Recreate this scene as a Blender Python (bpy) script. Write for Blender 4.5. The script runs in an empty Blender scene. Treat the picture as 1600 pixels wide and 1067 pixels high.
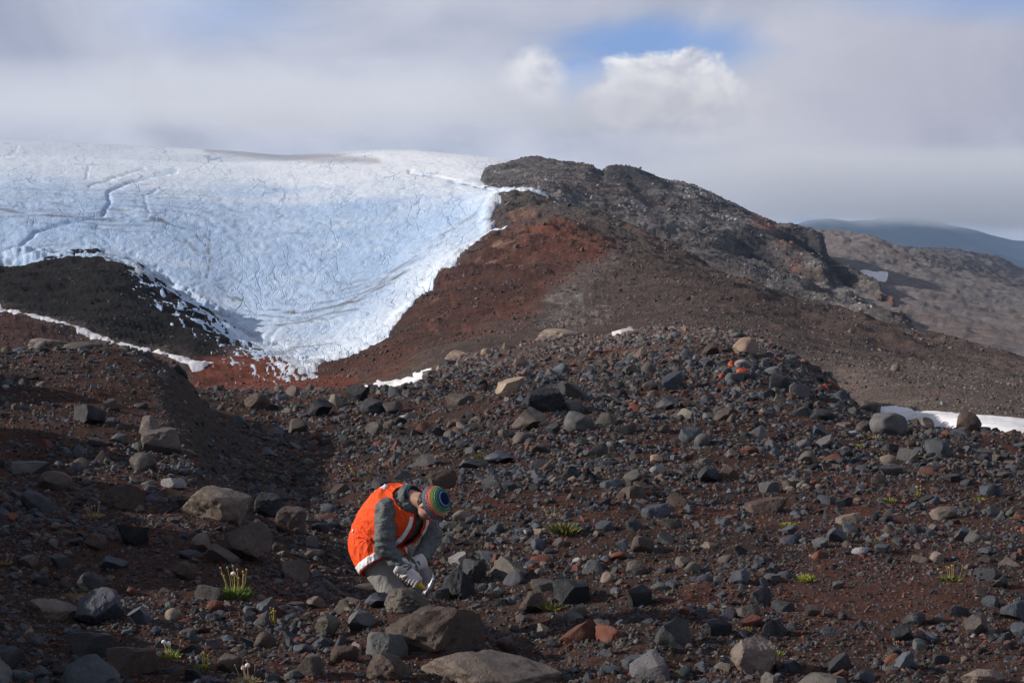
import bpy, bmesh, math, random
import numpy as np
from mathutils import Vector, Matrix, Euler

# ------------------------------------------------------------------ camera
EYE = 2.5
F = 2800.0
PITCH = math.atan((533.5 - 380.0) / F)
CP, SP = math.cos(PITCH), math.sin(PITCH)
S = bpy.context.scene
COL = S.collection
cam_d = bpy.data.cameras.new('camera')
cam_d.sensor_width = 36.0
cam_d.lens = F / 1600.0 * 36.0
cam_d.clip_start = 0.1
cam_d.clip_end = 60000.0
cam = bpy.data.objects.new('camera', cam_d)
COL.objects.link(cam)
cam.location = (0, 0, EYE)
cam.rotation_euler = (math.pi / 2 - PITCH, 0, 0)
S.camera = cam

def P(u, v, D):
    """world point at depth D (metres ahead) seen at photo pixel (u, v)"""
    a = (np.asarray(u, float) - 800.0) / F
    b = -(np.asarray(v, float) - 533.5) / F
    k = D / (CP + b * SP)
    return a * k, D + 0 * a, EYE + (b * CP - SP) * k

def project(x, y, z):
    zc = z - EYE
    fw = y * CP - zc * SP
    up = y * SP + zc * CP
    return 800.0 + F * x / fw, 533.5 - F * up / fw

def direction(u, v):
    a = (u - 800.0) / F; b = -(v - 533.5) / F
    d = Vector((a, CP + b * SP, b * CP - SP)); d.normalize()
    return d

# ------------------------------------------------------------------ light
SUN_EL = math.radians(24.0)
SUN_DIR = Vector((-0.99, 0.06, 0)).normalized()          # horizontal direction towards the sun
sd = Vector((SUN_DIR.x * math.cos(SUN_EL), SUN_DIR.y * math.cos(SUN_EL), math.sin(SUN_EL)))
sun_d = bpy.data.lights.new('sun', 'SUN')
sun_d.energy = 5.0
sun_d.angle = math.radians(0.55)
sun_d.color = (1.0, 0.93, 0.84)
sun = bpy.data.objects.new('sun', sun_d)
COL.objects.link(sun)
sun.rotation_euler = sd.to_track_quat('Z', 'Y').to_euler()
sun.location = (-20, -5, 20)

S.view_settings.view_transform = 'Standard'
S.view_settings.look = 'None'
S.view_settings.exposure = 0.0
S.view_settings.gamma = 1.0
S.view_settings.use_curve_mapping = False
S.cycles.use_denoising = True
S.cycles.denoiser = 'OPENIMAGEDENOISE'
S.cycles.denoising_input_passes = 'RGB_ALBEDO_NORMAL'
S.cycles.max_bounces = 6
S.cycles.diffuse_bounces = 3
S.cycles.volume_bounces = 1
S.cycles.use_adaptive_sampling = True
S.cycles.adaptive_threshold = 0.008

# ------------------------------------------------------------------ node helper
class NT:
    def __init__(s, tree):
        s.t = tree; s.n = tree.nodes; s.l = tree.links
    def new(s, typ, inp=None, **props):
        n = s.n.new(typ)
        for k, v in props.items(): setattr(n, k, v)
        for k, v in (inp or {}).items(): s.set(n.inputs[k], v)
        return n
    def set(s, sock, v):
        if isinstance(v, bpy.types.NodeSocket): s.l.new(v, sock)
        elif isinstance(v, bpy.types.Node): s.l.new(v.outputs[0], sock)
        else:
            if isinstance(v, (tuple, list)) and len(v) == 3 and sock.type == 'RGBA': v = (*v, 1)
            sock.default_value = v
    def math(s, op, a, b=0.0, c=0.0, clamp=False):
        n = s.n.new('ShaderNodeMath'); n.operation = op; n.use_clamp = clamp
        s.set(n.inputs[0], a); s.set(n.inputs[1], b); s.set(n.inputs[2], c)
        return n.outputs[0]
    def mix(s, f, a, b, blend='MIX'):
        n = s.n.new('ShaderNodeMix'); n.data_type = 'RGBA'; n.blend_type = blend
        s.set(n.inputs[0], f); s.set(n.inputs[6], a); s.set(n.inputs[7], b)
        return n.outputs[2]
    def ramp(s, f, lo, hi, a=0.0, b=1.0, smooth=True):
        n = s.n.new('ShaderNodeMapRange'); n.interpolation_type = 'SMOOTHSTEP' if smooth else 'LINEAR'
        s.set(n.inputs[0], f); s.set(n.inputs[1], lo); s.set(n.inputs[2], hi); s.set(n.inputs[3], a); s.set(n.inputs[4], b)
        return n.outputs[0]
    def noise(s, vec, scale, detail=4.0, rough=0.55, dist=0.0):
        n = s.n.new('ShaderNodeTexNoise')
        if vec is not None: s.set(n.inputs['Vector'], vec)
        n.inputs['Scale'].default_value = scale; n.inputs['Detail'].default_value = detail
        n.inputs['Roughness'].default_value = rough; n.inputs['Distortion'].default_value = dist
        return n.outputs[0]
    def vmul(s, v, m):
        n = s.n.new('ShaderNodeVectorMath'); n.operation = 'MULTIPLY'
        s.set(n.inputs[0], v); s.set(n.inputs[1], m); return n.outputs[0]
    def vadd(s, v, m):
        n = s.n.new('ShaderNodeVectorMath'); n.operation = 'ADD'
        s.set(n.inputs[0], v); s.set(n.inputs[1], m); return n.outputs[0]
    def rgb(s, c):
        n = s.n.new('ShaderNodeRGB'); n.outputs[0].default_value = (*c, 1); return n.outputs[0]

# ------------------------------------------------------------------ world: blue sky with a broken deck of cloud
W = bpy.data.worlds.new('World'); S.world = W; W.use_nodes = True
w = NT(W.node_tree); w.n.clear()
sky = w.new('ShaderNodeTexSky', sky_type='NISHITA', sun_disc=False, sun_elevation=SUN_EL,
            sun_rotation=math.atan2(sd.x, sd.y), altitude=2200.0, air_density=1.0, dust_density=0.6, ozone_density=1.2)
tc = w.new('ShaderNodeTexCoord'); dirn = tc.outputs['Generated']
sx = w.new('ShaderNodeSeparateXYZ', {0: dirn})
wx, wy, wz = sx.outputs
yy = w.math('MAXIMUM', wy, 0.02)
px = w.math('DIVIDE', wx, yy); pz = w.math('DIVIDE', wz, yy)      # tangent coordinates of the view to the north
front = w.ramp(wy, 0.3, 0.6)
stretch = w.vmul(dirn, (1.0, 1.0, 1.45))
warp = w.noise(stretch, 3.0, 3, 0.5)
nA = w.noise(stretch, 8.0, 9, 0.58, 0.5)
nB = w.noise(w.vadd(stretch, (3.1, 1.7, 4.2)), 24.0, 9, 0.62, 0.3)
nL = w.noise(w.vadd(stretch, (7.7, 0.3, 1.1)), 3.6, 5, 0.5)
nW = w.noise(w.vadd(stretch, (1.7, 9.3, 2.1)), 38.0, 8, 0.6, 0.5)
def uv2t(u, v):
    d = direction(u, v); return d.x / d.y, d.z / d.y
def blob(u, v, ru, rv, edge, inner, outer, rot=0.0, noise_s=nA):
    """soft patch of the sky about the direction that pixel (u, v) looks along; 1 inside"""
    cx, cz = uv2t(u, v)
    dx = w.math('SUBTRACT', px, cx); dz = w.math('SUBTRACT', pz, cz)
    if rot:
        c_, s_ = math.cos(rot), math.sin(rot)
        ex = w.math('ADD', w.math('MULTIPLY', dx, c_), w.math('MULTIPLY', dz, s_))
        ez = w.math('SUBTRACT', w.math('MULTIPLY', dz, c_), w.math('MULTIPLY', dx, s_))
        dx, dz = ex, ez
    a = w.math('DIVIDE', dx, ru / F); b = w.math('DIVIDE', dz, rv / F)
    r = w.math('SQRT', w.math('ADD', w.math('MULTIPLY', a, a), w.math('MULTIPLY', b, b)))
    r = w.math('ADD', r, w.math('MULTIPLY', w.math('SUBTRACT', noise_s, 0.5), edge))
    return w.math('MULTIPLY', w.ramp(r, inner, outer, 1.0, 0.0), front)
bright = w.math('ADD', w.math('MULTIPLY', w.math('SUBTRACT', nA, 0.5), 1.5), w.math('MULTIPLY', w.math('SUBTRACT', nL, 0.5), 0.9))
bright = w.math('ADD', bright, 0.45, clamp=True)
cloud = w.mix(bright, (0.33, 0.37, 0.50), (0.70, 0.71, 0.78))
# brighter, denser bank low over the ice and the ridge, cooler and thinner overhead
low = w.ramp(pz, 0.0, 0.125, 1.0, 0.0)
low = w.math('MULTIPLY', low, w.ramp(w.math('ADD', nA, w.math('MULTIPLY', w.math('SUBTRACT', nL, 0.5), 0.8)), 0.36, 0.62))
cloud = w.mix(w.math('MULTIPLY', low, 0.62), cloud, (0.72, 0.735, 0.81))
# dark trailing veil over the snow field, and the greyer bank to the right
cloud = w.mix(w.math('MULTIPLY', blob(250, 185, 120, 62, 1.2, 0.0, 1.35, -0.75, nA), 0.75), cloud, (0.33, 0.34, 0.42))
cloud = w.mix(w.math('MULTIPLY', blob(1420, 180, 330, 230, 1.2, 0.2, 1.4, 0.0, nL), 0.60), cloud, (0.43, 0.42, 0.50))
cloud = w.mix(w.math('MULTIPLY', blob(1230, 240, 190, 90, 1.6, 0.1, 1.3, -0.5, nA), 0.45), cloud, (0.62, 0.60, 0.64))
cloud = w.mix(w.math('MULTIPLY', blob(1360, 310, 90, 30, 1.8, 0.0, 1.3, 0.0, nA), 0.5), cloud, (0.72, 0.70, 0.72))
cloud = w.mix(w.math('MULTIPLY', blob(1020, 245, 130, 45, 1.6, 0.1, 1.3, 0.0, nA), 0.45), cloud, (0.46, 0.47, 0.57))
cloud = w.mix(w.math('MULTIPLY', blob(1560, 380, 120, 60, 1.0, 0.1, 1.3, 0.0, nL), 0.5), cloud, (0.42, 0.42, 0.50))
# blue gaps
skyc = w.mix(1.0, sky.outputs[0], (0.06, 0.06, 0.06), 'MULTIPLY')
blue = w.mix(0.85, skyc, (0.19, 0.38, 0.80))
gap = blob(1045, 75, 210, 52, 1.5, 0.1, 1.25, 0.0, nA)
gap = w.math('MULTIPLY', gap, 0.78)
gap = w.math('MAXIMUM', gap, blob(906, 124, 46, 46, 1.0, 0.45, 1.35, 0.25, nB))
gap = w.math('MAXIMUM', gap, w.math('MULTIPLY', blob(960, 103, 95, 26, 1.2, 0.1, 1.25, 0.3, nB), 0.85))
gap = w.math('MAXIMUM', gap, w.math('MULTIPLY', blob(350, 20, 180, 60, 1.2, 0.0, 1.5, 0.0, nL), 0.40))
gap = w.math('MAXIMUM', gap, w.math('MULTIPLY', blob(1560, -5, 260, 40, 1.2, 0.0, 1.5, 0.0, nL), 0.55))
gap = w.math('MAXIMUM', gap, w.math('MULTIPLY', blob(1262, 345, 30, 10, 1.4, 0.0, 1.2, 0.0, nB), 0.8))
deck = w.mix(gap, cloud, blue)
# sunlit cumulus standing in the gap
cum = blob(1052, 142, 128, 72, 1.35, 0.80, 1.02, -0.10, nB)
cum = w.math('MAXIMUM', cum, blob(982, 158, 84, 42, 1.4, 0.7, 1.02, 0.0, nB))
cum = w.math('MAXIMUM', cum, w.math('MULTIPLY', blob(1110, 200, 110, 55, 1.8, 0.1, 1.25, 0.5, nB), 0.75))
cum = w.math('MAXIMUM', cum, w.math('MULTIPLY', blob(838, 120, 50, 46, 1.6, 0.4, 1.2, 0.0, nB), 0.75))
# the billows: rounded heads, brighter on the side the sun is on
def bil(off):
    v_ = w.vadd(stretch, off); n_ = w.noise(v_, 20.0, 6, 0.55, 0.2)
    return w.math('ABSOLUTE', w.math('SUBTRACT', n_, 0.5))
b0 = bil((0, 0, 0)); b1 = bil((-0.006, 0, 0.008))
relief = w.math('MULTIPLY', w.math('SUBTRACT', b0, b1), 7.0)
cshade = w.math('ADD', w.math('ADD', relief, 0.62), w.math('MULTIPLY', w.math('SUBTRACT', nW, 0.5), 1.2), clamp=True)
cshade = w.math('MULTIPLY', cshade, w.ramp(pz, uv2t(1050, 250)[1], uv2t(1050, 120)[1], 0.25, 1.0))
cumc = w.mix(cshade, (0.50, 0.52, 0.62), (0.95, 0.94, 0.94))
deck = w.mix(cum, deck, cumc)
# the deck thins out towards the zenith and behind the camera, as broken cloud does
over = w.ramp(wz, 0.145, 0.34)
broken = w.ramp(w.math('ADD', nA, w.math('MULTIPLY', nL, 0.5)), 0.62, 0.86)
openf = w.math('MULTIPLY', over, w.math('SUBTRACT', 1.0, w.math('MULTIPLY', broken, 0.8)))
deck = w.mix(openf, deck, skyc)
# below the horizon: the hazy valley floor
deck = w.mix(w.ramp(wz, -0.05, -0.10), deck, (0.20, 0.21, 0.24))
bg = w.new('ShaderNodeBackground', {0: deck, 1: 1.0})
# keep the lamp light of the sky as its picture
out = w.new('ShaderNodeOutputWorld', {0: bg.outputs[0]})
W.cycles.sampling_method = 'AUTOMATIC'

# ------------------------------------------------------------------ tags
def tag(o, label=None, cat=None, group=None, kind=None):
    if label: o['label'] = label
    if cat: o['category'] = cat
    if group: o['group'] = group
    if kind: o['kind'] = kind
    return o
def empty(name, loc, label=None, cat=None, group=None):
    o = bpy.data.objects.new(name, None); COL.objects.link(o); o.location = loc
    o.empty_display_size = 0.1
    return tag(o, label, cat, group)
def link_mesh(name, me, mat=None, parent=None):
    o = bpy.data.objects.new(name, me); COL.objects.link(o)
    if mat is not None and len(me.materials) == 0: me.materials.append(mat)
    if parent is not None: o.parent = parent
    return o

# ------------------------------------------------------------------ numpy noise
_rng = np.random.default_rng(11)
_perm = _rng.permutation(4096).astype(np.int64); _perm = np.concatenate([_perm, _perm])
_grad = _rng.normal(size=(4096, 3)); _grad /= np.linalg.norm(_grad, axis=1)[:, None]
_grad = _grad.astype(np.float32)
def perlin(x, y, z):
    x = np.asarray(x, np.float64); y = np.asarray(y, np.float64); z = np.broadcast_to(np.asarray(z, np.float64), x.shape)
    xi = np.floor(x).astype(np.int64); yi = np.floor(y).astype(np.int64); zi = np.floor(z).astype(np.int64)
    xf = (x - xi).astype(np.float32); yf = (y - yi).astype(np.float32); zf = (z - zi).astype(np.float32)
    xi &= 4095; yi &= 4095; zi &= 4095
    fu = xf * xf * xf * (xf * (xf * 6 - 15) + 10); fv = yf * yf * yf * (yf * (yf * 6 - 15) + 10); fw = zf * zf * zf * (zf * (zf * 6 - 15) + 10)
    def c(dx, dy, dz):
        h = _perm[(_perm[(_perm[(xi + dx) & 4095] + yi + dy) & 4095] + zi + dz) & 4095]
        g = _grad[h]
        return g[..., 0] * (xf - dx) + g[..., 1] * (yf - dy) + g[..., 2] * (zf - dz)
    x00 = c(0, 0, 0) * (1 - fu) + c(1, 0, 0) * fu; x10 = c(0, 1, 0) * (1 - fu) + c(1, 1, 0) * fu
    x01 = c(0, 0, 1) * (1 - fu) + c(1, 0, 1) * fu; x11 = c(0, 1, 1) * (1 - fu) + c(1, 1, 1) * fu
    return (x00 * (1 - fv) + x10 * fv) * (1 - fw) + (x01 * (1 - fv) + x11 * fv) * fw
def fbm(x, y, z, octv=5, rough=0.5, ridge=False):
    a, f, s = 1.0, 1.0, 0.0
    for i in range(octv):
        n = perlin(x * f + i * 17.3, y * f + i * 9.1, np.asarray(z) * f + i * 5.7) * 1.6
        if ridge: n = 1 - 2 * np.abs(n)
        s = s + a * n; a *= rough; f *= 2.03
    return s
def smooth(a, b, x):
    t = np.clip((x - a) / (b - a), 0, 1); return t * t * (3 - 2 * t)

def pchip(xk, yk, x):
    xk = np.asarray(xk, float); yk = np.asarray(yk, float)
    h = np.diff(xk); d = np.diff(yk) / h
    m = np.zeros_like(yk)
    m[0], m[-1] = d[0], d[-1]
    for i in range(1, len(xk) - 1):
        if d[i - 1] * d[i] > 0:
            w1 = 2 * h[i] + h[i - 1]; w2 = h[i] + 2 * h[i - 1]
            m[i] = (w1 + w2) / (w1 / d[i - 1] + w2 / d[i])
    xx = np.clip(x, xk[0], xk[-1])
    i = np.clip(np.searchsorted(xk, xx, side='right') - 1, 0, len(xk) - 2)
    t = (xx - xk[i]) / h[i]
    return ((1 + 2 * t) * (1 - t) ** 2 * yk[i] + t * (1 - t) ** 2 * h[i] * m[i]
            + t * t * (3 - 2 * t) * yk[i + 1] + t * t * (t - 1) * h[i] * m[i + 1])

def poly_sd(poly, u, v):
    """signed distance in photo pixels, positive inside"""
    p = np.asarray(poly, float); q = np.roll(p, -1, axis=0)
    best = np.full(np.shape(u), 1e18); inside = np.zeros(np.shape(u), bool)
    for (x0, y0), (x1, y1) in zip(p, q):
        dx, dy = x1 - x0, y1 - y0
        L = dx * dx + dy * dy + 1e-9
        t = np.clip(((u - x0) * dx + (v - y0) * dy) / L, 0, 1)
        best = np.minimum(best, (u - x0 - t * dx) ** 2 + (v - y0 - t * dy) ** 2)
        if y0 != y1:
            c = ((y0 > v) != (y1 > v)) & (u < (x1 - x0) * (v - y0) / (y1 - y0) + x0)
            inside ^= c
    d = np.sqrt(best)
    return np.where(inside, d, -d)
def line_d(pts, u, v):
    p = np.asarray(pts, float); best = np.full(np.shape(u), 1e18)
    for (x0, y0), (x1, y1) in zip(p[:-1], p[1:]):
        dx, dy = x1 - x0, y1 - y0
        t = np.clip(((u - x0) * dx + (v - y0) * dy) / (dx * dx + dy * dy + 1e-9), 0, 1)
        best = np.minimum(best, (u - x0 - t * dx) ** 2 + (v - y0 - t * dy) ** 2)
    return np.sqrt(best)

# ------------------------------------------------------------------ lofted ground sheets
class Sheet:
    """a stretch of ground lofted from near to far through a handful of surveyed lines"""
    def __init__(s, rows, u0, u1, nu, nt, use_z=False, tpow=None):
        us = np.linspace(u0, u1, nu)
        V, LD = [], []
        for r in rows:
            r = np.array(r, float)
            V.append(pchip(r[:, 0], r[:, 1], us)); LD.append(np.log(pchip(r[:, 0], r[:, 2], us)))
        V = np.array(V); LD = np.array(LD)
        if use_z:      # the rows hold height above the plain instead of the photo line
            Z = V
        k = np.arange(len(rows))
        t = np.linspace(0, len(rows) - 1, nt) if tpow is None else np.interp(np.linspace(0, 1, nt), np.linspace(0, 1, len(tpow)), tpow)
        i = np.clip(t.astype(int), 0, len(rows) - 2); f = (t - i)[:, None]
        def cr(A):
            p0 = A[np.maximum(i - 1, 0)]; p1 = A[i]; p2 = A[i + 1]; p3 = A[np.minimum(i + 2, len(rows) - 1)]
            m1 = (p2 - p0) * 0.5; m2 = (p3 - p1) * 0.5
            d = p2 - p1     # limit the tangents so that crests do not overshoot
            m1 = np.where(m1 * d <= 0, 0, np.sign(d) * np.minimum(np.abs(m1), 2.5 * np.abs(d)))
            m2 = np.where(m2 * d <= 0, 0, np.sign(d) * np.minimum(np.abs(m2), 2.5 * np.abs(d)))
            return (2 * f**3 - 3 * f**2 + 1) * p1 + (f**3 - 2 * f**2 + f) * m1 + (-2 * f**3 + 3 * f**2) * p2 + (f**3 - f**2) * m2
        D = np.exp(cr(LD))
        U = np.broadcast_to(us, D.shape)
        if use_z:
            Zg = cr(V); s.Y = D.copy(); s.Z = Zg
            fw = D * CP - (Zg - EYE) * SP
            s.X = (U - 800.0) / F * fw
        else:
            s.X, s.Y, s.Z = P(U, cr(V), D)
        s.X = np.array(s.X); s.Y = np.array(s.Y); s.Z = np.array(s.Z)
        s.us = us; s.U = U.copy(); s.T = np.broadcast_to(t[:, None], D.shape)
        s.V = project(s.X, s.Y, s.Z)[1]; s.V0 = s.V.copy()
        s.nt, s.nu = D.shape
    def displace(s, dz):
        s.Z = s.Z + dz
        s.V = project(s.X, s.Y, s.Z)[1]
    def hit(s, u, v, tmin=0.0):
        """first ground point seen at photo pixel (u, v)"""
        j = int(round(np.interp(u, s.us, np.arange(s.nu))))
        col = s.V[:, j]
        run = np.minimum.accumulate(col)
        k = np.nonzero((run <= v) & (s.T[:, j] >= tmin))[0]
        k = k[0] if len(k) else s.nt - 2
        k = min(max(k, 1), s.nt - 2)
        f = np.clip((v - s.V[k, j]) / (s.V[k - 1, j] - s.V[k, j] + 1e-9), 0, 1)
        y = s.Y[k, j] + (s.Y[k - 1, j] - s.Y[k, j]) * f; z = s.Z[k, j] + (s.Z[k - 1, j] - s.Z[k, j]) * f
        x, _, _ = P(u, v, y)
        return Vector((float(x), float(y), float(z)))
    def at(s, x, y):
        """ground height under (x, y)"""
        if not hasattr(s, 'Ym'): s.Ym = s.Y
        fwd = y * CP + EYE * SP
        u = 800 + F * x / fwd
        j = int(np.clip(round(np.interp(u, s.us, np.arange(s.nu))), 0, s.nu - 1))
        return float(np.interp(y, s.Y[:, j], s.Z[:, j]))
    def faces(s, mask=None):
        i = np.arange(s.nt * s.nu).reshape(s.nt, s.nu)
        q = np.stack([i[:-1, :-1], i[:-1, 1:], i[1:, 1:], i[1:, :-1]], -1).reshape(-1, 4)
        if mask is not None:
            m = mask; q = q[(m[:-1, :-1] | m[:-1, 1:] | m[1:, 1:] | m[1:, :-1]).ravel()]
        return q
    def build(s, name, mat, col=None, extra=None, mask=None):
        co = np.stack([s.X, s.Y, s.Z], -1).reshape(-1, 3)
        q = s.faces(mask)
        attrs = {}
        if col is not None: attrs['col'] = col.reshape(-1, 3)
        for k, a in (extra or {}).items(): attrs[k] = a.reshape(-1)
        if mask is not None:
            used = np.unique(q); remap = np.zeros(len(co), np.int64); remap[used] = np.arange(len(used))
            co = co[used]; q = remap[q]; attrs = {k: a[used] for k, a in attrs.items()}
        me = grid_mesh(name, co, q, attrs)
        o = link_mesh(name, me, mat)
        return o

def grid_mesh(name, co, q, attrs=None, smooth_=True):
    me = bpy.data.meshes.new(name)
    n = q.shape[1]
    me.vertices.add(len(co)); me.vertices.foreach_set('co', np.ascontiguousarray(co, np.float32).ravel())
    me.loops.add(q.size); me.loops.foreach_set('vertex_index', q.ravel().astype(np.int32))
    me.polygons.add(len(q)); me.polygons.foreach_set('loop_start', np.arange(0, q.size, n, dtype=np.int32))
    me.update(calc_edges=True)
    if smooth_: me.polygons.foreach_set('use_smooth', np.ones(len(q), bool))
    else: me.polygons.foreach_set('use_smooth', np.zeros(len(q), bool))
    for k, a in (attrs or {}).items():
        if a.ndim == 2:
            at = me.color_attributes.new(k, 'FLOAT_COLOR', 'POINT')
            at.data.foreach_set('color', np.concatenate([a, np.ones((len(a), 1))], 1).astype(np.float32).ravel())
        else:
            at = me.attributes.new(k, 'FLOAT', 'POINT'); at.data.foreach_set('value', a.astype(np.float32))
    return me

def lerp3(c, d, m):
    return c * (1 - m[..., None]) + np.asarray(d, float) * m[..., None]

# ------------------------------------------------------------------ materials
def new_mat(name):
    m = bpy.data.materials.new(name); m.use_nodes = True
    t = NT(m.node_tree); t.n.clear()
    return m, t
def finish(t, color, rough=0.9, bump=None, strength=0.5, dist=0.02, spec=0.3, **kw):
    b = t.new('ShaderNodeBsdfPrincipled', {'Base Color': color, 'Roughness': rough, 'Specular IOR Level': spec})
    for k, v in kw.items(): t.set(b.inputs[k.replace('_', ' ')], v)
    if bump is not None:
        bn = t.new('ShaderNodeBump', {'Strength': strength, 'Distance': dist, 'Height': bump})
        t.l.new(bn.outputs[0], b.inputs['Normal'])
    t.new('ShaderNodeOutputMaterial', {0: b.outputs[0]})
    return b

def ground_mat(name, scale, grain=(0.55, 1.5), fine=1.0, bump_d=0.02):
    m, t = new_mat(name)
    geo = t.new('ShaderNodeNewGeometry'); pos = geo.outputs['Position']
    col = t.new('ShaderNodeAttribute', attribute_name='col').outputs['Color']
    n1 = t.noise(pos, scale, 6, 0.6); n2 = t.noise(pos, scale * 7.0, 5, 0.65); n3 = t.noise(pos, scale * 0.23, 4, 0.5)
    vor = t.new('ShaderNodeTexVoronoi', {'Vector': pos, 'Scale': scale * 11.0})
    k = t.ramp(n1, 0.25, 0.75, grain[0], grain[1], False)
    k = t.math('MULTIPLY', k, t.ramp(n2, 0.25, 0.75, 0.6, 1.4, False))
    k = t.math('MULTIPLY', k, t.ramp(n3, 0.3, 0.7, 0.82, 1.18, False))
    c = t.mix(1.0, col, t.new('ShaderNodeCombineColor', {0: k, 1: k, 2: k}).outputs[0], 'MULTIPLY')
    vk = t.vadd(t.vmul(vor.outputs['Color'], (0.95, 0.85, 0.80)), (0.62, 0.62, 0.62))
    pc = t.mix(min(1.0, 0.75 * fine), c, t.mix(1.0, c, vk, 'MULTIPLY'))
    h = t.math('ADD', t.math('MULTIPLY', n2, 0.5), t.math('ADD', n1, t.math('MULTIPLY', vor.outputs['Distance'], -0.5)))
    finish(t, pc, 0.95, h, 0.9, bump_d, 0.15)
    return m
# ================================================================== THE GROUND
rs = np.random.default_rng(5)
# --- far plateau and slope on the right ------------------------------------------------
B = Sheet([
    [(700, 640, 190), (1100, 600, 190), (1400, 600, 170), (1600, 625, 150), (2400, 700, 140)],
    [(700, 520, 300), (1000, 500, 320), (1300, 520, 330), (1450, 560, 260), (1600, 585, 230), (2400, 690, 200)],
    [(700, 460, 500), (1100, 440, 500), (1300, 450, 520), (1400, 470, 480), (1600, 520, 420), (2400, 640, 380)],
    [(700, 420, 800), (1200, 400, 800), (1320, 400, 800), (1400, 420, 760), (1600, 470, 700), (2400, 600, 600)],
    [(700, 400, 1100), (1200, 368, 1100), (1285, 364, 1100), (1320, 366, 1080), (1359, 371, 1060), (1394, 385, 1000), (1430, 398, 980), (1500, 425, 900), (1600, 452, 850), (2400, 560, 800)],
    [(700, 440, 1300), (1200, 400, 1400), (1359, 385, 1400), (1394, 392, 1400), (1425, 393, 1400), (1486, 400, 1400), (1600, 440, 1300), (2400, 520, 1100)],
    [(700, 440, 1700), (1200, 410, 1700), (1394, 390, 1700), (1425, 390, 1700), (1486, 393, 1750), (1534, 400, 1800), (1565, 406, 1800), (1582, 416, 1800), (1600, 423, 1800), (1700, 440, 1800), (2400, 480, 1800)],
    [(700, 520, 2300), (1200, 470, 2300), (1486, 440, 2300), (1600, 460, 2400), (2400, 520, 2500)],
    [(700, 800, 3600), (1200, 760, 3600), (1600, 800, 3600), (2400, 800, 3600)],
], 950, 1800, 300, 180)
sc = B.Y / 800.0
rel = 0.6 * fbm(B.X / 45, B.Y / 70, 3.3, 6, 0.6) + 0.5 * fbm(B.X / 12, B.Y / 22, 1.3, 4, 0.6)
cr = smooth(6.2, 5.6, B.T)
B.displace(rel * 1.1 * sc * (0.4 + 0.6 * cr) + 1.2 * sc * np.maximum(0, fbm(B.X / 22, B.Y / 40, 1.0, 5, 0.6, True) - 0.75))
c = np.broadcast_to(np.array([0.235, 0.214, 0.209]), B.X.shape + (3,)).copy()
k = fbm(B.X / 120, B.Y / 300, 7.0, 5, 0.55)
c = lerp3(c, (0.12, 0.10, 0.097), smooth(0.0, 0.8, k))
c = lerp3(c, (0.23, 0.185, 0.165), smooth(0.15, 0.9, -k) * 0.7)
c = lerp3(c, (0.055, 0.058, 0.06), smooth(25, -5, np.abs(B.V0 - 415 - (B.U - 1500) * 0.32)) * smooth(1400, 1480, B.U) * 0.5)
kk = fbm(B.X / 14, B.Y / 30, 2.0, 5, 0.6)
c = lerp3(c, (0.30, 0.28, 0.27), smooth(0.4, 0.9, kk) * 0.6)
c = lerp3(c, (0.24, 0.09, 0.06), smooth(0.75, 1.1, fbm(B.X / 30, B.Y / 60, 5.0, 4, 0.6)) * 0.5)
mat_far = ground_mat('far_scree', 0.35, (0.6, 1.4), 1.0, 1.2)
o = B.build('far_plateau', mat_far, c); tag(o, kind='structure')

# --- grey rocky ridge ------------------------------------------------------------------
Cs = Sheet([
    [(560, 520, 430), (900, 420, 430), (1100, 480, 400), (1300, 540, 330), (1400, 560, 280), (1500, 585, 240), (1800, 680, 200)],
    [(560, 430, 560), (730, 380, 600), (760, 302, 600), (835, 303, 560), (930, 350, 520), (1060, 415, 470), (1200, 465, 400), (1330, 510, 340), (1430, 540, 300), (1500, 575, 260), (1800, 660, 230)],
    [(560, 400, 680), (730, 370, 690), (760, 287, 690), (835, 285, 650), (930, 310, 600), (1060, 360, 550), (1200, 420, 490), (1300, 450, 430), (1370, 475, 390), (1430, 520, 330), (1500, 570, 280), (1800, 650, 250)],
    [(560, 390, 740), (730, 360, 735), (758, 273, 730), (835, 262, 720), (930, 280, 680), (1060, 315, 640), (1150, 350, 610), (1215, 385, 570), (1290, 420, 520), (1340, 445, 480), (1380, 468, 440), (1430, 515, 360), (1500, 568, 300), (1800, 650, 260)],
    [(560, 385, 780), (730, 350, 770), (758, 267, 770), (775, 261, 775), (800, 254, 780), (822, 247.5, 780), (838, 246, 780), (856, 250, 780), (870, 252, 780), (900, 256, 775), (915, 258, 775), (940, 267, 770), (950, 263, 770), (965, 261, 770), (985, 263, 770), (1008, 269, 765), (1040, 281, 755), (1062, 284, 750), (1100, 298, 740), (1150, 321, 720), (1190, 339, 700), (1215, 349, 690), (1240, 354, 680), (1262, 361, 670), (1281, 369, 660), (1294, 392, 640), (1315, 411, 600), (1350, 432, 560), (1381, 452, 500), (1430, 510, 400), (1500, 566, 320), (1800, 650, 280)],
    [(560, 430, 900), (760, 400, 900), (900, 320, 900), (1100, 370, 880), (1290, 450, 780), (1400, 520, 600), (1500, 590, 420), (1800, 700, 400)],
], 640, 1560, 460, 230, tpow=[0, 1, 2, 3, 3.5, 4, 5])
band = fbm(Cs.X / 60, Cs.Y / 60, Cs.Z / 9, 5, 0.6)
rid = fbm(Cs.X / 28, Cs.Y / 34, Cs.Z / 10, 6, 0.58, True)
fade = smooth(0.0, 0.8, Cs.T) * (0.35 + 0.65 * smooth(4.0, 3.5, Cs.T) + 0.65 * smooth(4.05, 4.4, Cs.T)) * smooth(1480, 1380, Cs.U)
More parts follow.
